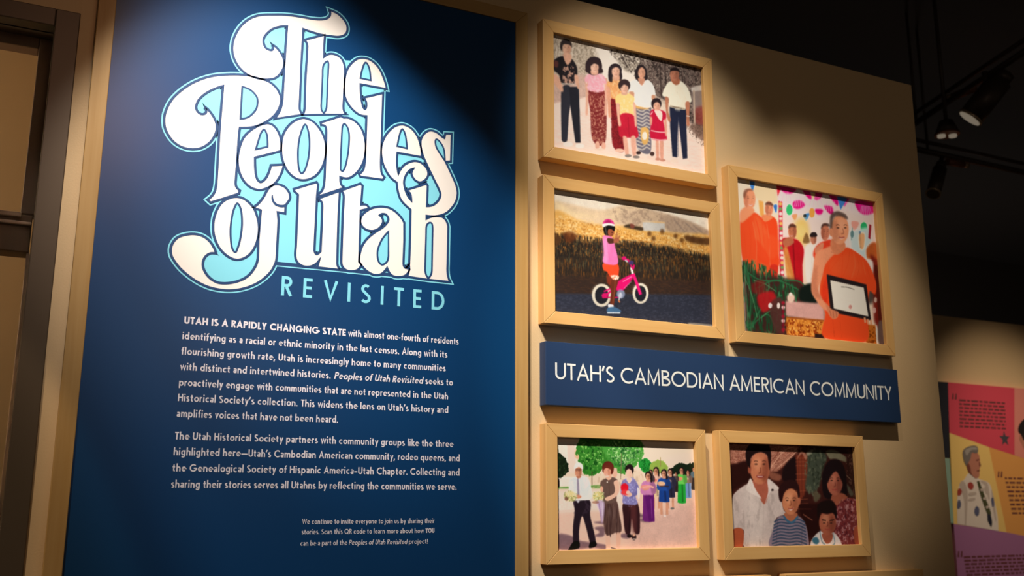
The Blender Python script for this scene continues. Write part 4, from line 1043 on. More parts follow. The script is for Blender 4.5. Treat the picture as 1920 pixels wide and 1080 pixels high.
# monks
PRINTS['monks'] = (1.1917, """
P d8c0a8 1 2.1 10,-31! 1049,-32! 1041,852! 6,856!
P f0dcc0 1 6.3 21,-1! 314,-3! 306,283! 31,246!
P e6cba0 0.9 6.4 131,35 286,23 293,107 152,105
P c88a40 0.9 3.2 158,109! 192,112! 192,194! 165,197!
P 3c6ea8 1 2.1 108,7 140,7 128,56 112,48
P e8d090 1 2.1 77,6 102,8 94,30
P e6cfc4 1 6.5 288,-10! 1033,-18! 1017,415! 705,448! 454,391! 305,304!
P f0dedc 0.8 17.3 312,19 458,8 520,75 433,162 316,146
P f0dedc 0.8 17.5 495,46 648,14 681,107 566,166
P f0dedc 0.8 17.9 744,22 1017,-5 1009,75 822,89
P cc2838 1 2.2 288,1! 329,6! 293,69!
P c0106a 1 3.2 311,9 425,2 396,37 343,44
P c0106a 1 3.2 399,87 447,69 485,91 436,121 399,118
P c0106a 1 3.3 472,6 525,10 533,52 502,45
P c0106a 1 3.3 559,10 614,8 590,44 556,51
P c0106a 1 3.3 555,105 610,101 597,129 562,132
P c0106a 1 3.3 621,77 681,75 682,118 646,112
P c0106a 1 3.3 662,6 724,14 723,63 687,41
P c0106a 1 3.4 773,13 812,10 771,62
P c0106a 1 3.4 860,17 994,10 993,66 921,89 873,71
P d83a98 0.6 9.0 884,30 985,28 966,69 901,72
L c8a0b4 0.35 3.2 323,49 302,169
L c8a0b4 0.35 3.2 339,47 320,166
L c8a0b4 0.35 3.2 355,45 338,164
L c8a0b4 0.35 3.2 371,42 357,161
L c8a0b4 0.35 3.3 387,40 375,159
L c8a0b4 0.35 3.3 403,38 394,156
L c8a0b4 0.35 3.3 419,36 412,154
L c8a0b4 0.35 3.3 435,33 431,151
L c8a0b4 0.35 3.3 451,31 450,149
P 3c72b0 1 2.2 720,6! 801,9! 741,86!
P d6c8bc 0.6 4.3 358,-25! 461,-22! 524,31! 473,-4!
P e8cc88 1 2.2 533,17 563,17 542,50
P 34a464 1 1.6 392,131 385,152 371,164 356,163 347,148 349,126 360,109 375,103 388,112
P e09c48 1 1.6 549,127 543,146 530,157 517,156 509,142 511,123 521,107 535,102 546,110
P 2c9c60 1 1.7 934,162 926,184 909,197 892,195 882,179 884,157 898,139 915,133 930,142
P 3c74a8 1 2.2 467,152 512,135 482,185
P 1c2428 1 1.6 488,152 485,159 477,163 469,163 464,159 465,152 471,146 479,144 486,146
P e0925c 0.9 2.1 383,163 423,152 404,189
P d89080 0.9 2.2 816,144 873,142 832,197
P 3468a8 1 2.1 259,127 286,118 276,167
P f2c870 1 17.1 404,197 485,176 488,303 408,313
P f8d888 0.9 17.2 493,239 480,268 452,286 422,284 404,265 406,235 428,211 459,202 485,213
P 6a4c2c 0.9 4.3 448,308 479,246 501,302
P c8d4d0 1 8.8 797,201! 957,159! 952,379! 879,365! 801,309!
L 6a8480 0.7 11.1 820,176 806,254
L 3c5c78 0.8 15.6 875,191 873,290
P 4c6a6c 0.8 1.7 829,213 825,228 816,237 806,235 801,224 803,209 810,197 820,193 827,200
L 8c2430 1 18.0 959,142 943,227
P d08c54 0.8 4.4 866,214 910,204 894,287 866,291
P a85428 1 5.5 916,285 992,243 1007,373 922,360
P 6e2018 1 8.9 941,315! 1009,351! 1004,802! 930,702!
L 3c120e 0.7 24.3 978,376 977,783
L b0283c 0.95 27.8 310,94 298,305 291,492 298,573
P d8b060 0.95 2.1 320,108 317,115 310,119 302,119 297,114 298,108 303,102 311,100 318,102
P 6a8c50 0.95 2.1 319,136 316,142 309,146 301,146 296,142 297,135 302,130 310,128 317,130
P e8e0d8 0.95 2.1 318,163 315,170 308,174 300,174 295,170 296,163 301,157 309,155 316,157
P e8d8c0 0.95 2.1 317,191 314,197 307,201 299,201 294,197 295,190 300,185 308,183 315,185
P d8b060 0.95 2.1 316,218 313,225 306,229 298,229 293,224 294,218 299,212 307,210 314,212
P 6a8c50 0.95 2.1 315,246 312,252 305,256 297,256 292,252 293,245 298,240 306,237 313,240
P e8e0d8 0.95 2.1 314,273 311,279 304,283 296,283 291,279 292,272 297,267 305,265 312,267
P e8d8c0 0.95 2.1 313,300 310,306 303,311 295,310 290,306 291,300 296,294 304,292 311,294
P d8b060 0.95 2.1 312,327 309,334 302,338 294,337 289,333 290,327 295,321 303,319 310,321
P 6a8c50 0.95 2.1 311,354 308,361 301,365 293,365 288,360 289,354 294,348 302,346 309,349
P e8e0d8 0.95 2.1 310,381 307,388 300,392 292,391 288,387 288,381 293,375 301,373 308,376
P e8d8c0 0.95 2.1 309,408 306,415 299,419 291,418 287,414 287,408 292,402 300,400 307,403
P d8b060 0.95 2.1 308,435 305,442 298,446 290,445 286,441 286,435 292,429 299,427 306,430
P 6a8c50 0.95 2.1 307,462 304,468 297,472 289,472 285,468 285,461 291,456 298,454 305,456
P e8e0d8 0.95 2.1 306,489 303,495 296,499 288,499 284,494 284,488 290,483 298,481 304,483
P e8d8c0 0.95 2.1 305,516 302,522 295,526 288,525 283,521 283,515 289,509 297,507 303,510
P d8b060 0.95 2.1 305,542 301,549 294,552 287,552 282,548 282,541 288,536 296,534 302,537
P 6a8c50 0.95 2.1 304,569 300,575 293,579 286,579 281,574 281,568 287,563 295,561 301,563
P f2562c 1 3.1 28,246 70,210 128,181 195,224 226,293 210,418 214,510 100,522 33,458
P fb6c3c 0.8 8.4 127,202 204,275 192,369 217,428 133,407
L c83a1c 0.6 6.3 133,212 156,332 132,508
P e04824 0.8 5.2 125,326 217,418 198,461 131,427
P d04020 0.8 4.1 31,246 32,398 41,478 36,458
P d88a62 1 3.1 32,189 86,151 129,171 82,218 33,250
P d28a66 1 2.1 139,107 128,145 102,167 76,164 60,137 62,99 82,66 109,56 132,72
P 8c4c38 0.45 6.7 93,122 88,149 78,164 67,161 61,141 63,113 71,90 82,84 91,97
L 2a1814 0.31 3.2 83,100 91,96 99,98
P 1e1210 0.4 1.1 98,107 96,109 92,110 88,111 85,110 85,108 88,106 92,105 96,106
L 2a1814 0.31 3.2 117,95 125,91 133,93
P 1e1210 0.4 1.1 130,103 128,104 125,106 120,106 117,105 117,104 120,102 125,101 129,101
L 8c4c38 0.4 4.0 111,106 116,124 104,129
P f2e6dc 0.85 1.1 89,141 105,144 122,135 105,149
L 8a3a34 0.4 5.1 91,143 105,143 119,138
P 6a4030 0.8 4.2 55,98 67,65 105,51 136,63 92,68 66,112
P e04a24 1 3.1 173,206 223,184 279,214 275,360 276,452 216,469 218,294
P f05c30 0.7 6.2 177,299 279,307 275,391 210,418
P b83020 1 2.1 215,459 268,458 250,537 213,520
P c87850 1 2.1 178,195 226,179 248,197 195,224
P c47c5c 1 2.1 257,143 248,171 230,188 212,185 201,165 203,136 217,112 236,105 252,117
P 8a4c3a 0.45 4.7 225,154 221,174 213,185 206,183 202,168 203,147 209,130 217,125 223,135
L 2a1814 0.31 2.4 217,138 223,135 229,136
P 1e1210 0.4 0.8 228,143 226,144 224,145 221,145 219,145 219,143 221,142 224,142 227,142
L 2a1814 0.31 2.4 241,134 247,131 253,133
P 1e1210 0.4 0.9 250,140 249,141 246,142 243,142 241,142 242,140 244,139 247,138 249,139
L 8a4c3a 0.4 3.0 237,142 240,155 232,159
L 8a3a34 0.4 3.8 223,169 232,170 242,166
P 4c3028 0.8 3.2 199,130 216,111 249,111 259,127 221,127
P a01820 1 3.2 304,315 357,293 422,300 455,349 438,435 428,560 377,544 333,446
L 6e1018 0.6 10.6 382,316 379,524
P 9c5a40 1 2.1 310,314 364,287 388,315 327,348
P a86448 1 2.1 412,249 402,279 383,296 363,293 352,272 354,241 369,216 390,208 407,221
P 6c3a2c 0.45 4.9 409,257 404,278 396,289 388,287 384,271 386,249 393,231 401,226 407,236
L 2a1814 0.31 2.5 357,245 363,242 369,243
P 1e1210 0.4 0.9 368,250 367,252 364,253 361,253 359,252 359,251 361,249 364,249 367,249
L 2a1814 0.31 2.5 383,241 389,238 395,240
P 1e1210 0.4 0.9 392,247 391,249 388,250 385,250 383,249 383,248 385,246 389,246 391,246
L 6c3a2c 0.4 3.1 372,251 369,265 367,268
P f2e6dc 0.85 0.9 361,277 373,280 386,273 373,283
L 8a3a34 0.4 4.0 363,278 373,279 384,275
P 3c2620 0.8 3.2 351,241 366,215 403,213 412,228 375,231
P b87a3c 0.9 4.2 314,355 340,352 378,539 327,529
P dcd0c4 1 4.3 465,337 514,305 560,316 545,423 509,531 458,516
L b0a498 0.6 6.4 512,332 491,512
P a86c54 1 2.2 550,274 543,296 529,309 514,307 505,291 507,269 518,250 534,244 547,254
P 6c4234 0.45 3.7 548,280 545,296 539,304 533,302 530,290 531,274 536,261 543,257 547,265
L 2a1814 0.31 1.9 514,270 519,268 523,269
P 1e1210 0.4 0.7 522,275 521,276 519,276 517,277 515,276 515,275 517,274 519,274 521,274
L 2a1814 0.31 1.9 533,268 538,266 542,267
P 1e1210 0.4 0.7 541,272 540,273 537,274 535,274 533,274 533,273 535,272 538,271 540,272
L 6c4234 0.4 2.3 528,275 528,285 523,288
L 8a3a34 0.4 3.0 518,295 526,296 534,293
P 2a2020 1 2.1 504,269 514,245 547,239 554,261
P c03a24 1 3.2 532,330 590,286 666,271 671,367 599,417 521,384
P b87054 1 2.1 536,329 596,290 586,334 537,361
P b06a50 1 2.2 647,225 637,258 616,277 596,274 584,250 587,216 603,188 625,179 642,194
P 703c30 0.45 5.0 611,238 606,261 597,274 589,271 585,253 587,228 594,209 603,204 610,215
L 2a1814 0.31 2.8 603,218 610,215 616,216
P 1e1210 0.4 1.0 614,224 613,226 610,227 607,227 604,226 605,225 607,223 610,223 613,223
L 2a1814 0.31 2.8 630,215 636,211 642,213
P 1e1210 0.4 1.0 640,221 638,223 635,224 632,224 630,223 630,222 632,220 636,220 639,220
L 703c30 0.4 3.5 625,224 628,239 619,243
L 8a3a34 0.4 4.5 608,256 619,256 630,252
P 3a2622 0.85 3.3 585,217 599,183 640,175 652,192 611,194
L c23c1c 0.5 5.2 82,229 93,350 66,475
L c23c1c 0.5 5.2 176,227 185,370 208,439
L c23c1c 0.5 5.2 53,294 58,415 76,514
L c23c1c 0.5 5.3 254,206 265,319 252,434
L c23c1c 0.5 5.1 180,442 190,492 182,513
L ff8a58 0.45 6.2 112,235 130,356 115,490
L ff8a58 0.45 6.3 207,233 217,315
L e8c4d4 0.6 4.3 320,39 292,100
L fbf2ee 0.6 4.3 328,38 308,98
L e8c4d4 0.6 4.3 336,37 324,96
L fbf2ee 0.6 4.3 344,36 340,94
L e8c4d4 0.6 4.3 352,35 355,92
L fbf2ee 0.6 4.3 360,33 371,89
L e8c4d4 0.6 4.3 368,32 387,87
L e8c4d4 0.6 4.3 431,50 403,112
L fbf2ee 0.6 4.4 439,49 419,109
L e8c4d4 0.6 4.4 447,48 435,107
L fbf2ee 0.6 4.4 455,47 451,105
L e8c4d4 0.6 4.4 463,45 467,103
L fbf2ee 0.6 4.4 471,44 483,101
L e8c4d4 0.6 4.4 480,43 499,98
L e8c4d4 0.6 4.4 539,35 510,97
L fbf2ee 0.6 4.4 548,33 526,95
L e8c4d4 0.6 4.4 556,32 543,92
L fbf2ee 0.6 4.4 564,31 559,90
L e8c4d4 0.6 4.4 572,30 576,88
L fbf2ee 0.6 4.4 581,29 592,86
L e8c4d4 0.6 4.4 589,28 609,83
L e8c4d4 0.6 4.4 647,47 617,109
L fbf2ee 0.6 4.4 656,45 634,107
L e8c4d4 0.6 4.4 664,44 651,105
L fbf2ee 0.6 4.4 673,43 667,103
L e8c4d4 0.6 4.4 681,42 684,100
L fbf2ee 0.6 4.4 689,41 701,98
L e8c4d4 0.6 4.4 698,40 718,96
L e8c4d4 0.6 4.5 788,27 757,91
L fbf2ee 0.6 4.5 797,26 774,88
L e8c4d4 0.6 4.5 805,25 791,86
L fbf2ee 0.6 4.5 814,23 808,84
L e8c4d4 0.6 4.5 822,22 825,81
L fbf2ee 0.6 4.5 831,21 842,79
L e8c4d4 0.6 4.5 840,20 860,77
L e8c4d4 0.6 4.5 908,38 876,102
L fbf2ee 0.6 4.5 916,37 893,100
L e8c4d4 0.6 4.5 925,36 910,98
L fbf2ee 0.6 4.5 934,35 928,95
L e8c4d4 0.6 4.5 943,33 945,93
L fbf2ee 0.6 4.5 951,32 963,91
L e8c4d4 0.6 4.5 960,31 980,88
P 3c2420 1 10.1 31,449! 126,509! 405,521! 527,633! 570,670! 563,835! 31,845!
T 1e4028 0.95 10.1 40.5 0.42 6.1 30,459 290,512 398,604 229,820 32,825
T 3c7048 0.8 8.1 44.5 0.58 6.1 30,459 290,512 398,604 229,820 32,825
L 2c5c3a 0.9 8.1 43,457 61,556 91,673
L 2c5c3a 0.9 8.1 64,515 148,547 288,533
L 2c5c3a 0.9 8.1 121,590 250,537 401,573
L 2c5c3a 0.9 7.9 71,793 151,687 282,615
L 2c5c3a 0.9 7.9 45,814 174,725 231,800
L 2c5c3a 0.9 8.1 54,476 76,614 58,794
L 2c5c3a 0.9 8.3 301,531 417,530 477,596
L 2c5c3a 0.9 8.3 351,547 372,606 381,666
L 56885c 0.8 4.1 44,477 45,617 48,775
L 56885c 0.8 4.0 98,552 172,565 245,598
L 56885c 0.8 4.0 135,748 213,701 286,735
L 56885c 0.8 4.0 38,538 81,634 110,750
P a01c20 0.9 6.0 118,630 220,600 241,659 149,717
P 7c1c1c 0.6 6.1 85,573 161,546 169,605 94,622
P 141c18 1 5.2 415,561 509,531 527,633 409,633
P 4c2c28 0.9 5.1 203,662 281,635 286,815 230,810 198,733
P 8c1c2c 1 2.0 300,654 296,660 289,663 282,663 277,659 277,652 283,647 291,645 297,648
P e8d4c8 1 2.0 298,678 295,684 288,688 280,687 275,683 276,677 281,672 289,670 295,672
P 5c1420 1 2.0 296,702 293,708 286,712 278,712 273,707 274,701 279,696 287,694 294,697
P 8c1c2c 1 2.0 294,727 291,733 284,736 276,736 272,732 272,725 278,720 285,718 292,721
P e8d4c8 1 2.0 292,751 289,757 282,760 275,760 270,756 270,750 276,744 284,743 290,745
P 5c1420 1 2.0 291,775 287,781 280,785 273,784 268,780 269,774 274,769 282,767 288,769
P 8c1c2c 1 2.0 289,799 286,805 279,809 271,808 266,804 267,798 272,793 280,791 287,793
P e8dcd4 1 1.5 212,677 208,686 201,691 192,690 187,684 188,674 194,666 203,664 210,668
P dccac0 1 1.5 265,672 262,682 256,688 249,687 245,679 246,668 251,659 258,657 264,662
L 7c1828 0.6 8.2 289,654 277,816
P b88a80 1 4.1 305,643! 567,634! 565,732! 302,724!
P d8b4a0 1 4.1 369,622 361,638 345,648 328,647 318,635 319,618 331,604 349,600 364,606
P e8d8c8 1 1.5 352,603 349,610 343,614 336,613 332,608 332,601 337,596 344,594 350,597
P c07830 1 3.0 302,729! 565,724! 561,820! 300,824!
T 7c3010 0.9 12.2 12.2 0.48 2.0 313,743 558,735 554,810 310,818
T f0b860 0.8 9.1 9.1 0.58 2.0 313,743 558,735 554,810 310,818
L 8c4820 1 7.1 304,732 565,727
P 2a1c1a 1 2.0 493,804! 560,802! 558,823! 491,825!
P a85c20 1 3.2 858,719! 942,722! 938,828! 854,829!
T 5c2808 0.8 10.6 10.6 0.5 2.1 864,729 933,734 929,818 862,818
L c8bcb0 1 10.7 944,722 942,822
P 5c4640 1 4.3 965,699 1020,716 1015,828 952,822
P 2c2422 0.8 8.7 945,552 935,587 916,607 898,603 888,576 892,539 907,509 927,501 942,518
P c8a49a 0.8 1.6 952,637 948,648 940,655 931,653 926,645 928,633 934,624 943,621 950,626
P c8b0a0 0.8 1.6 965,577 962,587 954,593 947,592 942,584 944,574 949,565 957,563 964,567
P dcd4cc 0.9 5.5 909,351 958,362 937,467 908,427
P d44a24 1 3.2 592,418 659,347 760,298 855,324 921,371 967,475 953,546 912,534 887,706 847,824 557,820 575,690 546,569
P dd5a30 0.7 15.0 642,391 799,331 875,409 814,458 650,454
L b03a1c 0.5 6.5 735,338 718,447 701,491
L b03a1c 0.6 8.3 626,717 631,814
L b03a1c 0.4 6.3 762,716 758,820
P c0301c 0.7 5.3 560,557 614,479 590,668 563,650
L b03c1c 0.5 6.6 787,311 764,399 700,501
L b03c1c 0.5 6.6 840,337 847,412 812,480
L b03c1c 0.5 6.6 906,384 925,468 926,532
L b03c1c 0.5 6.4 626,414 605,501
L b03c1c 0.5 6.3 679,723 684,815
L b03c1c 0.5 6.4 816,722 814,816
L b03c1c 0.5 6.6 758,314 683,387 622,457
L ee7444 0.45 7.7 814,318 820,393 785,472
L ee7444 0.45 7.7 879,365 893,439
P c8805e 1 3.2 537,361 607,321 677,297 745,305 658,358 599,417 573,483 540,559 562,609 611,656 577,670 515,618 488,564 508,458
P a8644a 0.6 8.4 508,469 545,423 534,549 562,609 516,603 490,564
L a06048 0.6 5.4 646,338 708,341
P b8704f 1 2.2 660,261 721,275 755,271 752,309 686,349 648,316
P ca8662 1 2.2 792,191 771,249 728,284 684,279 659,237 665,177 698,128 744,111 782,136
P 8c5440 0.45 10.5 715,214 705,255 688,279 670,274 662,242 666,199 680,165 699,155 713,175
P e0a280 0.6 10.6 770,169 762,193 745,207 727,205 717,188 719,164 732,144 751,137 766,147
L 2a1814 0.62 4.9 699,180 712,174 725,177
P 1e1210 0.8 1.8 723,191 720,194 714,196 706,196 702,195 702,192 707,190 714,188 721,189
L 2a1814 0.62 5.0 755,173 769,167 782,169
P 1e1210 0.8 1.8 777,184 774,187 768,189 760,189 756,188 756,185 761,183 768,181 775,182
L 8c5440 0.8 6.2 746,190 752,217 733,224
P f2e6dc 0.85 1.8 707,243 734,248 761,235 733,255
L 8a3a34 0.8 7.9 711,246 734,247 757,239
P 4a3a34 0.9 5.5 653,165 666,120 716,94 778,105 792,136 735,122 686,139 666,207 651,219
P b87656 1 1.6 673,222 668,238 660,247 650,245 646,233 647,217 654,204 664,200 671,207
P 261e20 1 2.1 605,467! 894,495! 910,699! 614,675!
P cfc4b4 1 1.6 629,498! 871,516! 890,676! 640,654!
P d8cebf 1 3.2 639,508! 861,524! 877,667! 651,646!
L 4c443e 0.8 5.3 704,528 752,526 801,534
L a89c90 0.7 2.1 691,597 759,603 814,607
L b0a498 0.6 2.1 704,575 824,582
P b07068 0.8 1.6 774,633 770,642 762,647 754,646 749,640 750,631 756,624 765,622 772,626
L b0a498 0.6 2.1 703,617 771,623
P b87050 1 2.1 583,628 618,656 644,664 673,672 661,702 627,712 596,683
L 7c4432 0.7 4.2 610,667 617,697
L 7c4432 0.7 4.2 633,671 635,706
L 7c4432 0.7 4.2 654,671 657,700
L c08462 1 13.9 861,685 864,714
L c08462 1 13.9 883,691 886,721
L c08462 1 13.9 905,694 908,723
""")
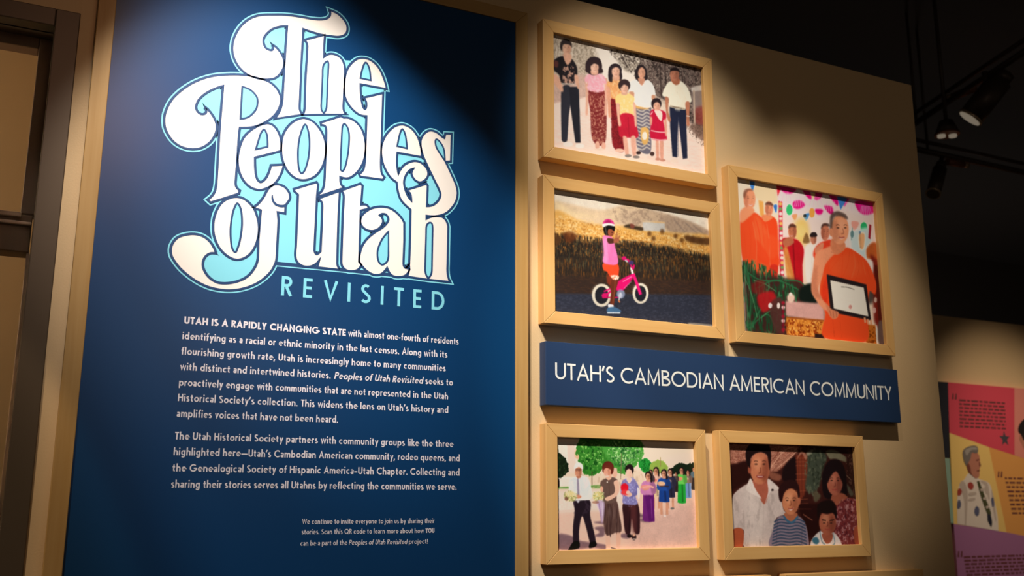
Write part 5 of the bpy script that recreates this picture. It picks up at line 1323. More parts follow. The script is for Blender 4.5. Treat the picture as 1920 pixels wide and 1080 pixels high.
# procession
PRINTS['procession'] = (1.5218, """
P ecd8c2 1 1.6 2,-2! 1039,-17! 1047,688! -4,667!
P e6d2bc 1 8.3 585,13! 1028,9! 1020,171! 590,178!
P d8c4b4 0.7 11.7 784,108 1024,77 1020,171 781,175
P f0e2d0 1 1.6 2,38! 183,37! 181,153! 10,156!
P e4ccba 1 1.6 90,50! 140,48! 149,225! 97,226!
P e0b088 0.9 3.2 145,78 187,65 186,129 144,126
L bfa594 1 5.6 90,53 140,50
P dcc4ac 1 4.7 9,212! 384,214! 609,186! 615,309! 9,313!
T a88c74 0.5 23.8 31.8 0.5 4.8 166,225 619,194 616,293 165,289
P efe2d2 1 3.9 9,235! 138,234! 137,289! 9,290!
B 1e2a1c 1 11.1 11.1 0 11.1 1,101 52,108 93,155 90,217 9,237
T 3c5030 0.7 9.5 9.5 0.55 4.8 15,109 47,115 79,155 81,211 18,229
P 2c3c24 0.9 1.6 15,77 31,77 31,105 15,109
P 241c1c 1 1.6 16,251 36,251 34,313 16,309
P 4c8434 1 3.1 18,296! 325,279! 343,311! 258,312! 18,306!
B 3c7a30 1 17.7 17.7 0 21.0 164,17 359,7 381,117 317,203 269,228 199,217 162,138
T 1c4a1e 0.9 14.5 14.5 0.5 11.3 187,33 349,28 357,109 308,183 260,208 204,193
T 9ccc70 0.9 9.7 8.9 0.56 11.3 187,33 369,27 357,126 298,183 204,169
B 4a8a3c 1 18.0 18.0 0 21.3 335,8 600,4 622,95 561,162 461,217 385,166 343,101
T 23552a 0.85 14.7 14.7 0.5 11.4 359,28 584,30 587,96 521,155 462,189 395,141
T b0d88c 0.9 9.0 8.2 0.56 11.4 359,28 584,30 587,96 512,147 395,133
L 7a6450 0.8 5.7 464,91 452,246
L 5a4a38 0.8 5.6 255,200 254,280
T ece0cc 0.8 4.9 4.9 0.62 4.9 387,51 603,62 591,145 462,172
B 2f8a3c 1 9.9 9.9 0 9.9 586,133 642,118 683,152 667,195 619,204 585,170
T 144e20 0.8 5.0 5.0 0.48 5.0 596,137 641,126 673,152 659,190 619,198
B 8aa04c 1 11.6 11.6 0 11.6 671,148 742,122 792,162 780,200 669,198
L 8c7c50 0.8 6.7 741,109 741,167
B 1e2c20 1 11.7 11.7 0 10.0 822,174 885,140 937,152 969,138 1021,154 1018,213 821,208
P e0bda8 1 6.2 -0,306! 616,293! 818,283! 1020,273! 1047,688! -4,667!
T d0a896 0.5 20.2 5.5 0.5 4.7 8,329 1020,289 1023,663 6,652
P f0dac8 1 9.4 9,313! 459,302! 456,423! 16,438!
P c09a8c 0.8 31.9 454,471! 1022,356! 1023,663! 507,654!
L c8a898 1 2.3 26,430 135,422
P 5c4450 0.75 4.6 15,561 97,562 160,593 336,619 336,647 252,637 150,643 24,637
P 5c4450 0.75 4.7 255,493 339,486 339,506
P 5c4450 0.75 4.7 263,525 329,517 328,572 262,571 300,548
P 5c4450 0.75 4.7 442,562 510,559 499,586 451,582
P 5c4450 0.75 4.8 581,475 650,471 659,494 590,491
P 5c4450 0.75 4.8 601,439 641,431 691,435
P 5c4450 0.75 4.8 552,439 660,463 660,472 571,463
L 3c3434 1 9.3 974,242! 974,302!
L 3c3434 1 9.3 996,242! 995,302!
P 3c3434 1 1.7 968,224! 1004,223! 1003,301! 985,304! 963,299!
L 1c1418 0.3 7.3 989,229! 988,298!
P 5c6c74 1 1.7 964,198 978,190 997,190 1011,200 1012,223! 1001,229! 969,229! 959,221
P 1c1418 0.22 3.4 993,192 1011,200 1012,223 998,226
P 2a2020 1 1.7 1000,175 997,183 990,187 982,186 976,180 977,171 982,165 991,163 998,167
P 2a2020 0.95 1.7 990,172 1000,176 1001,193 993,192
P c08a70 1 1.3 982,183 993,183 993,192 981,192
P c08a70 1 1.3 995,178 992,184 987,188 982,187 979,182 979,175 983,170 988,169 993,172
P 6a3c30 0.4 1.7 994,180 993,184 991,187 988,186 987,182 987,177 989,174 991,173 993,175
L 2a1814 0.6 1.7 981,177 993,177
L 7490b8 1 11.4 927,278! 925,352!
L 7490b8 1 11.4 953,278! 951,351!
P 7490b8 1 1.7 918,255! 963,255! 962,350! 940,353! 912,348!
L 1c1418 0.3 9.0 944,262! 944,346!
P 8c7468 1 1.7 914,224 931,214 954,213 972,226 972,255! 959,262! 920,262! 907,252
P 1c1418 0.22 3.4 950,216 972,226 972,255 955,258
P 2a2020 1 1.7 958,196 954,205 945,211 935,209 929,201 929,191 936,183 946,181 955,186
P 2a2020 0.95 1.7 945,191 958,197 959,218 950,216
P c08a70 1 1.3 935,206 949,206 950,216 935,216
P c08a70 1 1.3 951,199 949,207 942,211 936,210 932,204 932,196 937,189 943,188 949,192
P 6a3c30 0.4 1.7 950,201 949,207 946,210 943,209 942,204 942,198 944,194 947,192 950,195
L 2a1814 0.6 2.1 934,198 949,198
P c8a890 1 1.7 947,236 942,241 931,244 919,243 911,239 911,233 919,229 932,228 943,231
L c08a70 0.8 6.2 912,231 922,245 945,239
L 2c9a3c 1 14.6 875,289! 873,383!
L 2c9a3c 1 14.7 908,289! 906,383!
P 2c9a3c 1 1.7 864,260! 921,260! 921,381! 892,386! 857,379!
L 1c1418 0.3 11.5 897,269! 897,377!
P 6cbc58 1 1.7 859,220 881,207 909,207 932,223 933,259! 916,269! 866,269! 850,256
P 1c1418 0.22 3.4 904,210 932,223 933,259 911,264
P 2a2020 1 1.7 915,184 910,196 898,203 886,201 878,191 878,178 887,168 900,165 911,171
P 2a2020 0.95 1.7 899,178 915,185 916,212 904,210
P c08a70 1 1.3 886,197 903,196 904,210 885,210
P c08a70 1 1.3 906,188 903,198 895,203 886,202 881,194 881,184 887,176 896,174 904,179
P 6a3c30 0.4 1.7 905,191 903,198 900,202 896,201 894,195 894,187 897,181 901,180 904,183
L 2a1814 0.6 2.7 884,187 903,186
P d8946c 1 1.7 901,235 895,242 881,245 865,244 855,239 855,232 866,227 882,225 896,228
L c08a70 0.8 7.9 856,229 870,247 898,240
L 3c3030 1 8.1 840,264! 840,316!
L 3c3030 1 8.1 858,264! 858,316!
P 3c3030 1 1.7 834,248! 866,247! 865,315! 850,317! 830,314!
L 1c1418 0.3 6.4 852,252! 852,312!
P 5c5048 1 1.7 831,225 843,218 859,218 872,227 872,247! 863,252! 835,253! 826,245
P 1c1418 0.22 3.3 856,220 872,227 872,247 860,250
P 2a2020 1 1.7 862,205 859,212 853,216 846,215 842,209 842,202 847,196 854,195 860,199
P 2a2020 0.95 1.7 853,202 862,206 863,221 856,220
P c08a70 1 1.3 846,213 856,212 856,220 846,220
P c08a70 1 1.3 857,208 855,213 851,216 846,215 843,211 844,205 847,201 852,200 856,203
P 6a3c30 0.4 1.7 857,209 856,213 854,215 852,215 851,211 851,207 852,204 854,203 856,205
L 2a1814 0.6 1.5 845,207 856,207
L c08a70 1 16.1 788,312! 786,416!
L c08a70 1 16.2 825,312! 822,416!
P 343244 1 1.7 776,280! 839,279! 841,349! 810,351! 771,347!
L 1c1418 0.3 12.7 812,289! 815,344!
P 3c3a4c 1 1.7 770,235 794,221 826,221 851,239 852,279! 833,289! 779,290! 761,275
P 1c1418 0.22 3.3 820,225 851,239 852,279 828,284
P 2a2020 1 1.7 832,196 826,209 814,217 800,214 791,203 792,189 801,178 815,175 828,182
P 2a2020 0.95 1.7 814,190 832,197 833,227 820,225
P c08a70 1 1.3 800,210 819,210 820,225 799,225
P c08a70 1 1.3 822,201 819,211 810,217 801,215 795,207 795,196 802,187 811,185 819,190
P 6a3c30 0.4 1.7 821,203 819,211 815,216 811,214 809,208 809,199 812,193 816,191 820,195
L 2a1814 0.6 3.0 798,199 819,198
P b8927c 1 1.7 817,252 810,259 795,263 777,262 766,256 766,249 778,243 795,241 811,245
L c08a70 0.8 8.7 767,245 782,265 814,257
L c08a70 1 16.5 685,309! 683,415!
L c08a70 1 16.6 722,309! 720,415!
P dab894 1 1.6 673,276! 736,275! 739,347! 707,350! 668,345!
L 1c1418 0.3 13.0 709,286! 713,342!
P dcb09c 1 1.6 666,230 691,216 723,215 749,234 750,275! 731,286! 675,286! 657,271
P 1c1418 0.22 3.3 717,219 749,234 750,275 726,281
P 2a2020 1 1.7 729,190 723,204 710,211 696,209 687,198 688,183 698,171 712,168 724,176
P 2a2020 0.95 1.7 710,183 729,191 730,222 717,219
P c08a70 1 1.2 696,204 716,204 717,219 696,220
P c08a70 1 1.2 719,195 715,206 707,212 697,210 691,201 691,190 698,181 708,178 716,184
P 6a3c30 0.4 1.7 718,197 716,206 712,210 708,209 705,202 706,193 709,186 713,185 717,189
L 2a1814 0.6 3.1 695,193 716,192
P e07c70 1 1.7 713,248 707,255 691,259 673,258 662,252 662,244 674,238 692,236 707,240
L c08a70 0.8 8.9 663,240 679,261 711,253
L 4a3c40 1 10.7 654,276! 654,345!
L 4a3c40 1 10.7 678,276! 678,345!
P 4a3c40 1 1.6 647,255! 688,254! 688,343! 667,346! 642,342!
L 1c1418 0.3 8.4 670,261! 671,340!
P 5a4a4c 1 1.6 643,225 658,216 679,216 695,228 696,254! 684,261! 648,261! 637,252
P 1c1418 0.22 3.3 675,218 695,228 696,254 681,258
P 2a2020 1 1.7 683,199 679,208 671,213 662,212 656,204 656,195 663,187 672,185 680,190
P 2a2020 0.95 1.7 671,195 683,200 684,220 675,218
P c08a70 1 1.2 662,208 674,208 675,218 661,218
P c08a70 1 1.2 676,203 674,210 668,213 662,212 658,206 659,199 663,193 669,192 674,196
P 6a3c30 0.4 1.7 676,204 674,209 672,212 669,211 668,207 668,201 670,197 672,196 675,199
L 2a1814 0.6 2.0 661,201 674,201
L c08a70 1 18.2 739,335! 737,451!
L c08a70 1 18.2 780,334! 778,451!
P 24427e 1 1.6 726,298! 796,298! 799,376! 764,379! 720,374!
L 1c1418 0.3 14.3 767,309! 770,371!
P 2a4c8c 1 1.7 719,248 746,232 781,232 810,252 811,298! 790,309! 729,309! 709,293
P 1c1418 0.22 3.3 775,236 810,252 811,298 784,303
P 2a2020 1 1.7 788,203 782,219 768,227 752,225 742,212 743,196 754,183 770,180 783,188
P 2a2020 0.95 1.7 768,196 788,205 790,239 775,236
P c08a70 1 1.2 752,219 774,219 775,236 752,236
P c08a70 1 1.2 777,209 773,221 764,228 753,226 746,216 747,203 754,193 765,191 774,197
P 6a3c30 0.4 1.7 776,212 774,221 770,226 765,224 762,217 763,207 766,200 771,198 775,203
L 2a1814 0.6 3.4 751,207 774,206
P e0b890 1 1.7 771,267 764,275 746,280 727,278 714,272 715,263 728,256 747,255 765,259
L c08a70 0.8 9.8 716,259 733,281 768,273
L 3a3038 1 6.6 728,284 797,283
L d8a888 1 8.3 722,263 762,267
L e0b8a0 1 7.4 758,390 758,456
P e8d8d0 1 1.2 770,459 768,462 762,463 755,462 751,460 751,458 755,455 762,455 768,456
P 6c6864 1 1.2 832,415 828,419 820,421 810,421 804,417 804,413 811,409 820,408 829,411
L 6c2c6c 1 19.8 623,363! 621,491!
L 6c2c6c 1 19.9 668,363! 665,491!
P 6c2c6c 1 1.6 609,323! 685,323! 686,488! 647,494! 601,484!
L 1c1418 0.3 15.6 653,335! 654,482!
P b878a0 1 1.6 601,268 630,251 668,251 700,274 701,323! 678,335! 612,336! 590,317
P 1c1418 0.22 3.3 662,255 700,274 701,323 672,329
P 2a2020 1 1.7 676,220 669,237 654,246 637,243 626,229 627,211 638,198 656,194 670,203
P 2a2020 0.95 1.6 654,212 676,221 678,258 662,255
P c08a70 1 1.2 637,237 660,237 662,255 636,256
P c08a70 1 1.2 664,226 660,239 649,246 638,244 630,233 631,220 639,209 650,206 660,213
P 6a3c30 0.4 1.6 663,229 661,239 656,244 651,243 648,235 648,224 652,216 657,214 661,219
L 2a1814 0.6 3.7 635,223 660,223
P e88c8c 1 1.6 657,289 650,298 631,303 609,302 596,295 596,285 610,278 632,276 650,280
L c08a70 0.8 10.7 598,281 616,305 654,295
P 5e2262 1 2.4 620,342! 686,341! 685,492! 645,489!
L 8c4c8c 0.6 5.7 664,358 668,472
L d89c90 1 11.4 606,293 656,284 686,292
P d8a890 1 1.2 430,207 426,226 415,236 403,233 396,217 397,198 405,182 416,178 427,188
P c0a890 0.8 1.6 399,182 428,181 423,197 403,196
P 3a2226 1 2.4 468,383 569,382 578,551 544,556 524,471 510,559 477,554 466,471
P 5e3434 0.7 8.1 510,391 554,391 554,551 530,551
L 22161a 0.6 5.6 514,423 501,543
P 2a1e20 1 1.2 522,573 518,580 507,584 496,582 488,576 488,569 496,563 508,562 518,566
P 3c2a2a 1 1.2 554,580 549,592 539,598 527,596 520,586 520,573 528,563 540,561 550,567
P c89880 1 1.2 547,567 544,572 538,575 532,574 528,569 528,564 532,560 539,559 544,562
L e0d0c4 1 4.0 523,591 550,591
P 7c74a0 1 2.4 460,262 490,241 539,236 569,269 581,309 555,342 564,391 468,387 465,342 450,326
T a4a0c8 0.8 8.1 8.1 0.52 4.9 460,262 539,236 576,293 564,391 468,387
P e8c8b4 1 1.6 492,241 531,238 513,268
L 716a98 1 21.2 562,277 571,318 506,346
P e0b49c 1 1.2 530,334 524,342 510,347 495,345 484,339 485,330 495,323 511,321 525,326
P c82030 1 2.4 506,294 499,310 482,319 464,316 453,303 453,285 465,272 484,268 500,277
P e04848 1 3.2 512,322 505,332 487,338 468,336 455,328 455,317 468,308 488,306 505,312
P f0c0b0 1 1.2 516,322 512,329 504,333 495,332 489,326 489,318 495,312 505,311 513,315
P 2a1e20 1 1.2 547,187 539,208 520,220 499,216 486,199 486,177 501,160 522,155 540,166
P eac4ae 1 1.6 533,208 527,228 515,239 501,235 492,219 493,198 502,181 516,178 528,188
P b48874 0.45 3.4 531,213 528,227 523,235 518,232 515,221 515,205 519,194 525,191 529,199
L 2a1814 0.31 1.7 499,200 504,199 508,200
P 1e1210 0.4 0.6 507,205 506,206 504,207 502,206 501,206 501,205 502,204 504,204 506,204
L 2a1814 0.31 1.7 517,200 521,198 525,200
P 1e1210 0.4 0.6 524,205 523,206 521,206 519,206 517,206 517,205 519,204 521,204 523,204
L b48874 0.4 2.2 512,206 513,216 509,218
P f2e6dc 0.85 0.6 503,223 511,226 520,222 511,229
L 8a3a34 0.4 2.8 505,224 512,226 519,224
P 2a1e20 1 1.6 489,192 511,167 542,183 538,197 513,184
P e8dcd4 0.8 1.6 568,293 586,309 582,358 570,358
P e4b8a0 1 1.6 342,541 368,549 370,647 345,647
P e0b098 1 1.6 416,534 445,530 439,633 416,636
L 2c2426 1 4.7 374,636 412,646
L caa89a 1 3.1 412,644 451,617
P eac8b4 1 1.2 381,645 376,649 364,651 350,650 341,647 341,642 350,639 364,639 376,641
P 5e4640 1 2.4 334,375 418,367 440,455 451,542 404,554 345,566 328,486
T 473230 0.8 11.1 95.2 0.5 4.8 334,375 418,367 451,542 345,566
T 78605a 0.6 9.6 95.3 0.58 4.8 361,375 418,367 451,542 376,557
P 665048 1 2.4 316,259 354,239 402,234 433,254 416,286 418,371 332,383 329,327 311,287
L 4c3832 0.5 4.0 371,263 372,367
P e8d8c8 1 1.2 364,263 363,265 360,267 357,266 355,264 355,261 357,259 360,259 363,260
P e6b89e 1 1.6 404,262 433,254 441,310 419,343 361,371 342,355 400,331 412,302
P d8a488 1 1.6 313,287 329,295 324,327 311,319
P cdbb7c 1 3.2 333,347 324,365 301,375 276,372 259,357 260,338 277,323 302,319 324,329
T 7c8850 0.8 7.9 7.9 0.5 1.6 262,324 329,319 332,375 266,379
T f4ecc4 0.9 7.2 7.2 0.56 1.6 263,320 329,311 332,367 266,371
P b49cb4 0.9 3.2 280,375 334,375 330,462 316,498 304,438
L 7c5c84 0.7 4.8 299,383 313,486
L e0d0dc 0.7 4.8 323,383 323,454
P 8c5c48 0.7 1.2 300,379 294,384 280,387 263,386 253,382 253,376 263,372 280,371 294,374
P 5c2a22 1 1.2 406,177 396,201 371,215 344,211 327,191 328,166 346,146 373,141 397,154
P 642e24 1 1.6 329,183 339,158 371,146 404,165 401,206 384,218 331,207
P e0ae94 1 1.6 343,219 384,214 388,238 364,251
P d89c82 1 1.6 385,200 379,219 364,229 347,226 336,211 337,190 348,174 365,170 380,180
P a0604c 0.45 4.2 383,204 380,218 374,226 367,223 363,212 364,197 368,186 375,183 381,191
L 2a1814 0.31 1.7 340,193 345,191 350,192
P 1e1210 0.4 0.6 349,197 348,198 346,198 343,198 341,198 341,197 343,196 346,196 348,196
L 2a1814 0.31 1.7 361,192 366,191 371,192
P 1e1210 0.4 0.6 369,197 368,198 366,198 363,198 361,197 361,196 363,196 366,196 368,196
L a0604c 0.4 2.1 353,198 351,207 349,209
P f2e6dc 0.85 0.6 345,214 355,217 365,214 355,220
L 8a3a34 0.4 2.7 346,216 355,217 363,215
P 6a3226 1 1.6 334,191 346,165 385,174 390,190 356,181
P e0cfc0 0.9 1.6 345,227 372,225 369,230 349,232
P 2c222a 1 2.4 132,364 236,367 239,454 263,548 273,611 238,614 208,516 183,458 163,539 160,609 125,608 123,516 135,430
T 463844 0.6 18.8 31.3 0.5 4.7 132,364 236,367 239,454 208,516 183,458 135,454
P 181418 1 1.5 124,601 162,601 160,636 91,646 96,635
P 181418 1 1.6 236,606 273,603 275,626 229,637
P f4ece4 1 2.4 102,258 147,235 184,229 231,244 253,328 243,359 127,368 132,328 104,321
T d8ccc6 0.6 23.7 47.4 0.54 4.7 138,249 231,248 238,359 136,364
P 8e8490 1 1.6 151,249 164,245 169,344 155,352
P f0e6dc 1 1.6 102,266 128,265 127,336 101,328
P f2e8de 1 1.6 235,288 253,328 238,363 173,364 183,348 225,336
P c8886c 1 1.2 182,348 176,355 163,359 148,357 138,352 139,344 148,338 163,337 176,341
P b8b4b8 1 1.2 168,375 166,379 160,382 154,381 150,378 150,373 154,370 161,369 166,371
P d8c48c 1 3.1 146,344 136,362 113,372 87,369 71,354 71,335 88,320 114,316 137,326
T 8c8c58 0.85 7.8 7.8 0.48 1.6 70,321 144,316 147,368 73,372
T f6e8c8 0.9 7.1 7.1 0.56 1.6 70,317 144,312 147,360 74,364
P 6c4438 0.8 1.2 94,360 91,367 83,371 74,369 69,364 69,356 75,350 83,349 91,353
P e8dccf 1 1.2 194,185 187,206 169,217 149,213 136,197 137,175 150,158 170,154 188,165
P c08468 1 1.6 186,205 180,226 166,237 150,233 140,217 141,195 151,178 167,174 181,185
P 744434 0.45 4.0 184,210 181,225 176,233 169,230 166,218 166,203 170,190 176,188 182,195
L 2a1814 0.31 1.8 143,197 148,196 153,197
P 1e1210 0.4 0.6 152,202 151,203 149,204 147,204 145,203 145,202 147,201 149,201 151,201
L 2a1814 0.31 1.8 163,197 168,195 172,197
P 1e1210 0.4 0.6 171,202 170,203 168,203 165,203 164,203 164,202 165,201 168,201 170,201
L 744434 0.4 2.2 155,203 154,213 152,215
P f2e6dc 0.85 0.6 148,221 157,224 167,220 157,226
L 8a3a34 0.4 2.9 150,222 157,223 165,221
P f0e8de 1 1.6 135,190 144,158 169,152 191,165 192,189 167,177
P 503028 0.5 1.6 191,193 184,197 169,200 151,199 140,196 140,192 151,188 169,187 184,189
P a86c54 1 1.6 149,232 180,229 175,241 156,243
""")
# family_four
PRINTS['family_four'] = (1.6401, """
P 381a16 1 1.2 -1,1! 1089,-17! 1041,632! -35,618!
P 9a6450 1 3.6 14,12! 566,10! 477,105! 377,168! 321,169! 327,90! 145,112! 22,138!
T 6c3a2e 0.8 7.3 2.4 0.46 3.6 14,12 566,10 477,105 377,168 327,90 22,138
T c49078 0.8 6.0 2.4 0.55 3.6 14,12 566,10 477,105 329,169 22,138
L c8947a 0.8 5.5 331,145 416,63 484,24
L c8947a 0.8 5.5 354,157 455,81 540,29
L c8947a 0.8 5.5 378,150 479,87 547,41
L c8947a 0.8 5.6 400,57 467,31 516,23
L 5c2c22 0.7 4.3 337,169 429,100 515,42
L 5c2c22 0.7 4.3 324,120 401,51
P 2a1210 1 6.0 14,150 76,128 153,112 173,172 161,226 52,275 12,310
P 8a5440 0.8 4.9 305,170 329,169 407,192 389,223 326,212
P 1e1012 1 4.9 426,149 495,86 535,98 517,222 420,223
P 6c3020 1 5.0 529,67! 628,58! 607,221! 575,307! 523,357! 526,209!
L a0563c 0.6 3.1 523,89 626,83
L a0563c 0.6 3.1 522,110 625,105
L a0563c 0.6 3.1 520,132 623,127
L a0563c 0.6 3.1 516,182 619,177
L a0563c 0.6 3.1 514,216 616,211
L a0563c 0.6 3.1 508,283 610,279
L a0563c 0.6 3.1 505,332 606,328
L a0563c 0.6 3.1 503,357 604,353
L a0563c 0.6 3.0 500,387 602,383
L 48201a 0.6 3.8 549,73 535,308
L 48201a 0.6 3.8 574,72 559,308
L 48201a 0.6 3.8 598,71 584,307
P 9a6450 0.9 2.5 535,95 576,41 619,77 601,93 577,59
P 3c4034 1 6.3 628,58 731,31 777,80 738,144 695,257 626,295 588,258 611,165
T 5a5c48 0.75 16.4 21.4 0.52 3.8 613,40 764,30 753,163 674,307 595,270
T 262a20 0.8 11.4 16.4 0.52 3.8 630,39 764,30 746,144 662,257
P 58523e 0.8 5.0 659,282 707,307 671,344 647,332
P 6e6650 1 3.8 772,36 849,31 940,77 937,102 844,85 802,86 779,61
P 8a8470 0.8 3.2 612,52 655,32 671,38 627,71
P 2c1614 1 6.5 935,32! 1013,37! 1004,305! 935,306!
T 6c5040 0.7 9.1 9.1 0.6 3.9 935,32 1013,37 1004,305 935,306
L 7c6450 0.7 6.4 913,173 961,210
P 4e4a3c 0.9 3.2 917,230 975,293 944,306
P 28100e 1 6.1 515,357! 703,356! 670,552! 588,551!
L 7c4a3a 0.8 7.3 558,418 629,454
L 6c342a 0.6 3.7 520,387 626,387
P 1e1214 1 3.8 926,205 896,276 833,314 767,301 728,244 735,169 784,111 852,96 909,133
P 1c1113 1 3.8 729,194 783,105 861,88 909,128 923,205 922,306 874,325 739,319
P 8c4c38 1 2.5 809,294 885,293 925,325 853,369 787,344
P 6e2e2e 1 2.5 818,381 854,356 925,321 984,331 1010,381 999,618 830,616 791,492
T b0807c 0.8 13.7 16.2 0.52 3.7 819,369 985,324 1017,394 999,618 813,615
T 441820 0.8 11.2 12.5 0.56 3.7 819,369 985,324 1017,394 999,618 813,615
P 8c4430 1 2.5 959,506 1012,494 1010,600 958,599
P 9a5642 1 2.5 891,230 871,279 831,305 790,296 765,257 770,206 801,166 845,156 880,182
P 5e2c26 0.45 9.5 885,242 875,277 859,296 842,290 833,261 837,224 851,196 868,189 882,207
P b06c54 0.6 9.5 839,210 831,229 815,240 799,236 789,221 791,200 803,184 821,180 835,190
L 2a1814 0.62 4.2 790,204 803,200 815,204
P 1e1210 0.8 1.5 813,216 811,218 804,219 798,219 793,217 794,215 798,213 805,213 811,214
L 2a1814 0.62 4.3 843,203 857,200 869,203
P 1e1210 0.8 1.5 864,215 861,218 855,219 848,218 844,217 844,214 849,213 856,212 862,213
L 5e2c26 0.8 5.3 828,225 828,249 816,254
L 8a3a34 0.8 6.8 802,270 823,273 845,268
P 1c1113 1 3.1 761,219 786,168 846,145 896,180 906,255 883,218 846,161 801,187 768,232
P b8a49a 1 2.4 33,334 66,286 161,238 239,225 348,242 390,308 408,387 422,417 341,453 345,607 108,603 106,504 27,504
P c6b4a8 0.6 17.9 129,262 232,333 260,381 229,605 138,604 113,393
T 9a8880 0.5 23.7 53.2 0.56 3.6 42,310 351,309 346,602 108,598 106,498 28,498
L 8a766e 0.5 3.5 113,393 110,504
L 94827a 0.4 2.4 126,428 234,417
L 94827a 0.4 3.0 262,363 238,594
P 9c4c30 1 1.7 27,504 100,504 89,603 29,602
P 9c5440 1 2.4 177,226 212,285 265,360 304,297 305,224
P d0beb2 1 1.8 174,211 140,262 143,283 217,315 248,327 205,273
P c6b4aa 1 1.8 298,212 348,236 385,272 321,285 269,363 301,285
P 2a1c1c 1 1.2 343,277 341,281 335,283 328,283 323,279 324,275 328,272 335,271 341,273
P b06a4c 1 2.4 322,151 301,212 254,244 205,234 176,185 180,121 216,71 267,59 309,90
P 6e3426 0.45 11.6 315,166 305,210 286,233 266,226 256,190 259,144 274,108 295,100 311,123
P cc8a66 0.6 11.6 261,126 253,150 234,163 215,159 203,140 205,114 219,94 239,89 256,101
L 2a1814 0.62 5.3 204,114 219,109 234,113
P 1e1210 0.8 1.9 231,128 228,131 221,132 213,132 208,130 208,127 214,125 222,124 229,125
L 2a1814 0.62 5.3 267,112 282,107 296,112
P 1e1210 0.8 1.9 291,127 288,130 281,131 273,131 268,129 268,126 273,124 281,123 288,124
L 6e3426 0.8 6.6 248,145 249,175 235,181
L 8a3a34 0.8 8.4 219,201 244,205 270,199
P 7c3030 0.8 1.8 217,196 245,192 278,197 263,208 231,208
L e6d2c4 0.8 4.2 225,200 266,200
P 8c4a36 1 1.8 182,159 178,176 170,184 162,182 157,168 158,151 165,138 173,135 180,143
P 1c1011 1 2.4 149,118 149,51 198,7 309,4 337,59 321,163 313,115 304,72 258,58 202,74 176,111 174,153
P 6e3426 0.35 8.6 288,72 322,102 317,169 294,212 269,237 264,200 287,152
P 7a6a74 1 2.4 357,441 406,426 517,427 570,472 588,551 575,611 299,607 317,512
L 2c3c50 0.9 7.8 332,462 380,446 451,453 516,447 571,466
L 2c3c50 0.9 7.8 328,480 379,464 450,471 514,465 571,484
L 2c3c50 0.9 7.7 325,497 378,482 449,489 513,483 572,502
L 2c3c50 0.9 7.7 321,515 376,500 447,507 512,501 572,520
L 2c3c50 0.9 7.7 318,533 375,518 446,525 510,520 573,538
L 2c3c50 0.9 7.7 314,551 374,536 444,543 509,538 573,556
L 2c3c50 0.9 7.7 311,568 373,554 443,561 507,556 574,575
L 2c3c50 0.9 7.7 307,586 371,572 442,579 506,574 574,593
L 2c3c50 0.9 7.7 303,604 370,589 440,597 504,592 575,611
L 2c3c50 0.9 7.7 300,621 369,607 439,614 503,609 575,629
L 33303c 0.5 3.6 360,453 338,601
L 33303c 0.5 3.6 545,484 532,605
P 9c5c40 1 1.2 415,411 510,411 509,436 467,460 428,447
L 3a5a70 1 13.3 406,426 435,456 474,463 517,430
P b4704e 1 2.5 534,344 514,393 473,419 430,410 404,371 407,319 439,279 485,269 522,295
P 703828 0.45 10.1 528,357 519,392 501,410 484,404 475,375 477,338 491,309 510,302 524,321
P cc8c68 0.6 10.1 480,323 472,343 455,353 438,350 428,334 429,313 442,297 460,293 475,304
L 2a1814 0.62 4.3 428,325 441,321 454,325
P 1e1210 0.8 1.5 452,337 449,339 443,340 436,340 432,338 432,336 437,334 444,334 450,335
L 2a1814 0.62 4.3 483,325 497,321 510,325
P 1e1210 0.8 1.5 505,337 502,339 496,340 489,340 484,338 485,336 489,334 497,334 503,335
L 703828 0.8 5.3 468,338 469,363 456,367
P f2e6dc 0.85 1.5 438,381 464,389 491,379 464,395
L 8a3a34 0.8 6.8 442,384 464,387 487,382
P a05c42 1 1.8 545,341 541,355 534,363 527,360 522,349 524,334 530,322 537,320 544,327
P 2a1414 1 2.4 381,333 381,272 420,229 485,216 532,240 543,308 526,320 521,277 481,265 432,278 414,308 400,345
P c2b4ac 1 1.8 616,564 689,516 788,523 842,579 842,616 608,612
P 2c5a6c 0.9 2.4 620,561 653,552 672,577 650,594 622,582
L 4a6c78 0.9 5.5 681,516 692,577 715,595
L 4a6c78 0.9 5.5 783,529 795,584 773,602
P 8c4c38 1 1.2 696,534 779,535 767,578 724,589
P 94523c 1 2.5 816,468 796,515 753,540 708,531 681,492 685,442 719,403 766,395 804,420
P 54241c 0.45 10.2 810,480 800,514 782,532 764,525 754,497 758,461 772,433 791,427 806,445
P b87a5c 0.6 10.2 760,447 752,466 735,476 717,472 706,457 708,436 721,421 740,418 755,428
L 2a1814 0.62 4.1 706,458 720,455 733,458
P 1e1210 0.8 1.5 731,470 728,472 721,473 714,473 709,471 709,469 714,467 722,467 728,468
L 2a1814 0.62 4.2 763,459 777,455 791,459
P 1e1210 0.8 1.5 785,471 783,473 776,474 769,473 764,472 764,469 769,468 777,467 783,468
L 54241c 0.8 5.2 748,461 748,485 736,489
L 8a3a34 0.8 6.6 721,505 744,509 767,504
P 1c0e10 1 3.1 669,418 678,363 729,338 796,337 826,381 820,449 798,412 747,418 690,412 678,455
L 1e0e0c 0.8 6.2 703,449 736,455
L 1e0e0c 0.8 6.2 769,455 803,450
""")

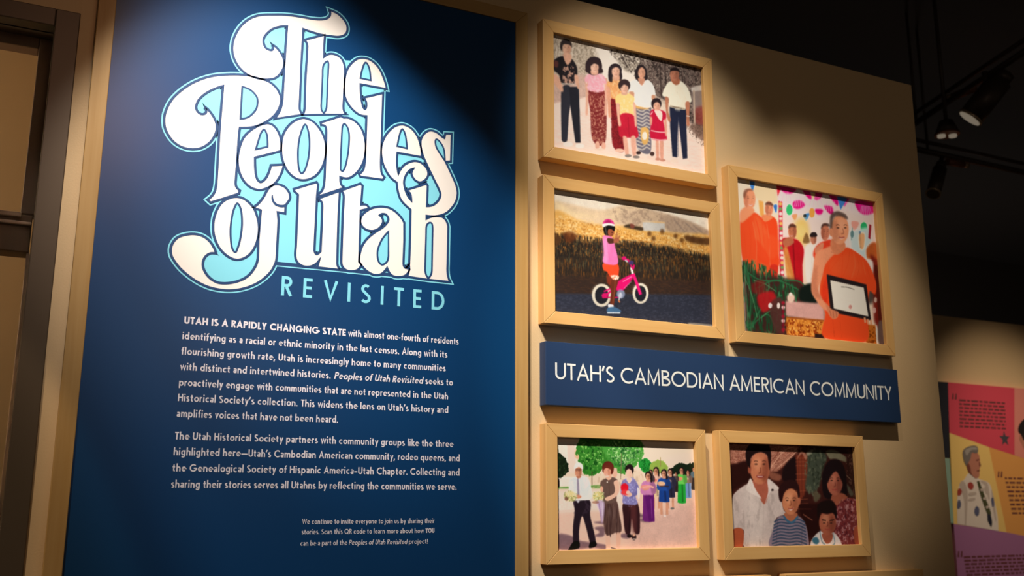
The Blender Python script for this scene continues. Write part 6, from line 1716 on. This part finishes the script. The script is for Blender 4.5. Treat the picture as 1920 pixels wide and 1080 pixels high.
# mean lamp light measured at each print; colours read off the photograph are divided by it to get ink colours (one value per print)
GAIN = {'family_row': (0.9549999833106995, 0.843999981880188, 0.6919999718666077), 'bicycle': (1.2039999961853027, 1.0700000524520874, 0.8859999775886536), 'monks': (0.7269999980926514, 0.6269999742507935, 0.4970000088214874), 'procession': (0.8429999947547913, 0.7540000081062317, 0.6420000195503235), 'family_four': (0.597000002861023, 0.5260000228881836, 0.43299999833106995)}
def ink(n):
    asp, text = PRINTS[n]
    contrast, dim = {'family_row': (1.04, 1.0), 'bicycle': (1.08, 1.0), 'procession': (1.15, 1.0), 'family_four': (1.08, 0.88)}.get(n, (1.08, 1.0))
    return Canvas(asp).run(text, GAIN[n], contrast, dim)
framed(1.0674, 1.5875, .8204, 1.1842, 'maple framed photo of seven people standing in a row on a dirt road', ink('family_row'))
framed(1.0661, 1.5911, .4125, .7757, 'maple framed photo of a child in a helmet with a pink bicycle', ink('bicycle'))
framed(1.6258, 2.1872, .4087, .8883, 'large maple framed photo of a monk in orange holding a certificate', ink('monks'))
framed(1.0689, 1.5159, -.1315, .1804, 'maple framed photo of a procession of people carrying flowers along a road', ink('procession'))
framed(1.5587, 2.0391, -.1326, .1810, 'maple framed photo of a couple with two small boys, close up', ink('family_four'))
framed(1.7450, 2.2240, -.4840, -.1705, 'maple frame cut by the bottom edge, only its top rail showing, lower right')

framed(1.2200, 1.7000, -.4840, -.1705, 'maple frame below the close-up family photo, only a sliver of its top showing')

# ------------------------------------------------------------------ coloured panels on the far wall
FY = 2.715
def mm(s): return parse(s, 0.001)
def pmat(n, c): return mat(n, c, 0.6)
mural = thing('quote_mural', (6.0, 2.749, -1.0), 'far wall mural of red, yellow, orange and purple blocks with a portrait of a man', 'mural')
BL = {'red': pmat('mural_red', '#d84a5e'), 'yellow': pmat('mural_yellow', '#efca78'), 'orange': pmat('mural_orange', '#e4a258'),
      'purple': pmat('mural_purple', '#a66f9e'), 'pink': pmat('mural_pink', '#e08c80'), 'ink': pmat('mural_ink', '#6e3a3c'), 'star': pmat('mural_star', '#4a4650')}
def block(name, pts, m, lab, rows=(), quote=None, y0=FY, star=None):
    b = Flat()
    q = [(p[0], p[1]) for p in mm(pts)]
    if sum(q[i][0]*q[(i+1) % len(q)][1] - q[(i+1) % len(q)][0]*q[i][1] for i in range(len(q))) < 0:
        q = q[::-1]
    b.prism(q, y0, 2.749, 0)
    rng = random.Random(len(name) + len(rows) + len(lab))
    for x0, x1, z in rows:                       # lines of small text, too fine to read
        x = x0
        while x < x1:
            w = rng.uniform(0.02, 0.07)
            b.stroke([(x, z), (min(x + w, x1), z)], 0.0065, y0 - 0.0006, 1)
            x += w + 0.012
    if quote:
        for dx in (0, 0.03):
            b.poly([(quote[0]+dx, quote[1]), (quote[0]+dx+.018, quote[1]), (quote[0]+dx+.024, quote[1]+.04), (quote[0]+dx+.012, quote[1]+.04)], y0 - 0.0006, 1)
    if star:
        b.poly([(star[0] + (r*math.sin(math.pi*k/5)), star[1] + r*math.cos(math.pi*k/5)) for k in range(10) for r in ((.055 if k % 2 == 0 else .024),)], y0 - 0.0007, 2)
    xs = [p[0] for p in q]; zs = [p[1] for p in q]
    o = b.build(name, [m, BL['ink'], BL['star']], mural, at=((min(xs)+max(xs))/2, 2.75, min(zs)))
    o['label'] = lab
def rows(pts, n):
    (ax, az, _), (bx, bz, _), (cx, cz, _) = mm(pts)          # top left, top right, bottom left
    return [(ax + (cx-ax)*k/(n-1), bx + (cx-ax)*k/(n-1), az + (cz-az)*k/(n-1)) for k in range(n)]
block('quote_block', '5626,815! 6292,812! 6219,337! 5967,387! 5596,472!', BL['red'], 'red block with a quotation and a small star', rows('5717,697! 6177,694! 5699,520!', 8), mm('5647,701!')[0][:2], star=mm('6135,449!')[0][:2])
block('portrait_block', '5596,472! 5967,387! 6058,-182! 5556,-122!', BL['yellow'], 'yellow block behind the portrait')
block('quote_block', '5967,387! 6543,274! 6455,-241! 6058,-182!', BL['orange'], 'orange block with a quotation', rows('6094,179! 6483,163! 6131,-56!', 9), mm('6023,185!')[0][:2])
block('quote_block', '5556,-122! 6058,-182! 6455,-241! 6323,-1011! 5543,-962!', BL['purple'], 'purple block with a quotation', rows('5620,-336! 6394,-359! 5632,-449!', 6), mm('5561,-335!')[0][:2])
block('portrait_block', '6292,812! 6636,812! 6543,274! 6219,337!', BL['pink'], 'pink block at the right')
def flat_part(parent, name, shapes, mats, y):
    b = Flat()
    for pts, mi, k in shapes:
        b.poly(smooth_path(mm(pts), True, 5), y - 0.0003 * k, mi)
    xs = [v[0] for v in b.v]; zs = [v[2] for v in b.v]
    return b.build(name, mats, parent, at=((min(xs)+max(xs))/2, y, min(zs)))
SK = pmat('print_skin', '#bc7c68'); SK2 = pmat('print_skin_shade', '#7c4438'); HR = pmat('print_grey_hair', '#78706c'); HR2 = pmat('print_hair_light', '#a29a94')
SH = pmat('print_shirt', '#e4d8d0'); SH2 = pmat('print_shirt_fold', '#c2b3aa'); TI = pmat('print_tie', '#4c4e30'); TN = pmat('print_tie_tip', '#26283a')
PR = pmat('print_patch_red', '#a8423a'); PB = pmat('print_patch_blue', '#5c6080'); DK = pmat('print_dark', '#241c1c')
por = flat_part(mural, 'portrait', [('5742,207 5698,168 5642,128 5611,38 5590,-123! 5977,-172! 5982,-66 5960,52 5934,141 5846,169 5806,189', 0, 0),
    ('5642,128 5687,154 5714,77 5683,-77 5670,-131 5659,-131 5673,25', 1, 1), ('5949,105 5966,26 5966,-105 5956,-105 5943,-0', 1, 1), ('5844,156 5915,144 5923,39 5908,39 5896,117', 1, 1)], [SH, SH2], FY - 0.001)
por['label'] = 'half length print of a grey haired man in a white shirt covered with patches'
flat_part(por, 'face', [('5726,325 5763,359 5829,354 5861,328 5863,288 5867,262 5851,235 5841,189 5804,174 5772,195 5744,220 5726,272', 0, 0), ('5724,286 5759,260 5769,201 5804,174 5772,192 5738,220', 1, 1), ('5825,298 5857,304 5856,296 5828,290', 1, 1), ('5823,228 5854,231 5841,219 5822,222', 1, 1), ('5855,288 5868,259 5850,256', 1, 1)], [SK, SK2], FY - 0.0022)
flat_part(por, 'hair', [('5701,338 5716,367 5767,387 5825,394 5853,381 5848,348 5820,343 5790,345 5768,300 5741,273 5724,259 5706,292', 0, 0), ('5724,358 5775,379 5834,383 5843,367 5782,361 5739,325', 1, 1)], [HR, HR2], FY - 0.0034)
flat_part(por, 'tie', [('5813,156! 5836,159! 5884,39 5921,-52 5906,-78 5885,-65 5842,39', 0, 0), ('5882,-59! 5916,-65! 5923,-117 5907,-148! 5879,-104!', 1, 1), ('5836,104! 5868,112! 5874,96! 5842,88!', 2, 1), ('5855,46! 5887,54! 5892,39! 5860,31!', 2, 1), ('5873,-11! 5902,-3! 5907,-19! 5879,-26!', 2, 1)], [TI, TN, SH2], FY - 0.0022)
for pts, m in (('5722,135 5753,150 5778,129 5765,103 5733,103', PR), ('5621,96 5643,107 5659,90 5645,64 5618,61', PR), ('5609,19 5629,33 5641,10 5629,-20 5603,-24', PB),
               ('5766,-26 5788,-8 5810,-26 5800,-65 5776,-73 5760,-52', PB), ('5880,115 5912,120 5919,91 5904,68 5883,85', SH2), ('5935,39 5959,47 5960,-0 5939,-13', PB), ('5725,77 5791,84 5793,67 5727,59', SH2), ('5716,38 5778,46 5776,31 5718,23', SH2)):
    flat_part(por, 'patch', [(pts, 0, 0)], [m], FY - 0.0022)
edge = flat_part(mural, 'portrait', [('6333,566 6387,589 6511,579 6530,440 6429,341 6332,380 6305,420 6286,454 6312,510', 0, 0), ('6322,572 6389,603 6514,601 6565,525 6415,506 6356,501 6334,441 6307,482 6285,499 6286,530', 1, 1)], [SK, DK], FY - 0.001)
edge['label'] = 'print of a dark haired person cut by the edge of the view'

def board(name, pts, m, label, y0=2.71):
    q = [(p[0], p[1]) for p in mm(pts)]
    b = Flat(); b.prism(q[::-1], y0, 2.749, 0)
    xs = [p[0] for p in q]; zs = [p[1] for p in q]
    o = b.build(name, m, None, at=((min(xs)+max(xs))/2, 2.75, min(zs)), bevel=0.002)
    tag(o, label, 'wall panel')
board('wall_panel', '5473,815! 5622,815! 5570,305! 5410,308!', pmat('panel_navy', '#20222e'), 'dark navy panel left of the red block on the far wall')
board('wall_panel', '5410,305! 5570,302! 5553,-121! 5359,-101!', pmat('panel_teal', '#8fb0a0'), 'pale teal panel below the dark navy one on the far wall')

# ------------------------------------------------------------------ tracks and lamps under the dark ceiling at the right
GM = mat('dark_fixture', '#4a403c', 0.45, metal=0.4)
BM = mat('brown_fixture', '#7a4c34', 0.5, metal=0.3)
CH = mat('lamp_rim', '#c8b49a', 0.3, metal=0.6)
GLOW = emit_mat('lamp_lens', (1.0, 0.82, 0.6), 0.16)
def track(name, p0, p1, label):
    t = thing(name, p0, label, 'lighting track')
    a, b = Vector(p0), Vector(p1)
    tube('rail', a, b, 0.02, GM, t, 4)
    tube('conduit', a + Vector((0, 0, 0.06)), b + Vector((0, 0, 0.06)), 0.012, GM, t, 10)
    for k in (0.15, 0.85):
        p = a.lerp(b, k)
        tube('hanger', p, (p.x, p.y, 2.9), 0.008, GM, t, 8)
    return t
track('lighting_track', (4.17, 0.55, 2.20), (4.62, 2.1, 2.20), 'upper lighting track running away from the view under the dark ceiling')
track('lighting_track', (4.5, 2.0, 2.10), (6.4, 2.0, 2.10), 'lower lighting track running sideways under the dark ceiling')
def spotlight(back, lens, r, hang, label, m=GM, glow=True):
    t = thing('track_light', back, label, 'spotlight')
    a, b = Vector(back), Vector(lens)
    d = (b - a).normalized()
    tube('can', a, b, r, m, t)
    tube('rim', b - d*0.006, b + d*0.008, r*1.06, CH, t)
    tube('lens', b + d*0.007, b + d*0.011, r*0.92, GLOW if glow else GM, t)
    tube('cooling_cap', a - d*0.05, a, r*0.75, m, t)
    tube('arm', a.lerp(b, 0.4) , hang, 0.014, m, t, 8)
    return t
spotlight((4.314, 1.13, 2.117), (4.225, 1.25, 1.948), 0.062, (4.248, 1.16, 2.169), 'big black spotlight with a pale rim hanging from the upper track')
spotlight((4.788, 1.93, 1.964), (4.678, 1.9, 1.792), 0.04, (4.9, 2.0, 2.074), 'slim spotlight pointing down from the lower track', glow=False)
t = thing('track_adapter', (4.582, 1.55, 2.262), 'brown power adapter box on the upper track', 'adapter')
tube('adapter_body', (4.571, 1.62, 2.268), (4.619, 1.5, 2.288), 0.024, BM, t, 8)
tube('end_cap', (4.568, 1.66, 2.276), (4.571, 1.62, 2.268), 0.018, CH, t, 8)
t = thing('track_adapter', (5.010, 1.98, 2.055), 'brown power adapter box on the lower track', 'adapter')
tube('adapter_body', (4.921, 1.98, 2.051), (5.061, 1.98, 2.053), 0.022, BM, t, 8)
tube('end_cap', (5.061, 1.98, 2.053), (5.103, 1.98, 2.052), 0.016, CH, t, 8)
p = Vector((4.349, 1.5, 1.969))
t = thing('pendant_lamp', p, 'round pendant lamp with a shiny rim left of the big spotlight', 'lamp')
tube('shade', p + Vector((0, 0, 0.0)), p + Vector((0, 0, 0.07)), 0.062, GM, t, 28, 0.035)
tube('rim', p + Vector((0, 0, -0.010)), p, 0.064, BM, t, 28)
for dx in (-0.027, 0.024):
    tube('bulb', p + Vector((dx, -dx*0.6, -0.022)), p + Vector((dx, -dx*0.6, -0.006)), 0.021, GLOW, t, 16)
tube('stem', p + Vector((0, 0, 0.06)), (p.x, p.y, 2.9), 0.010, GM, t, 8)
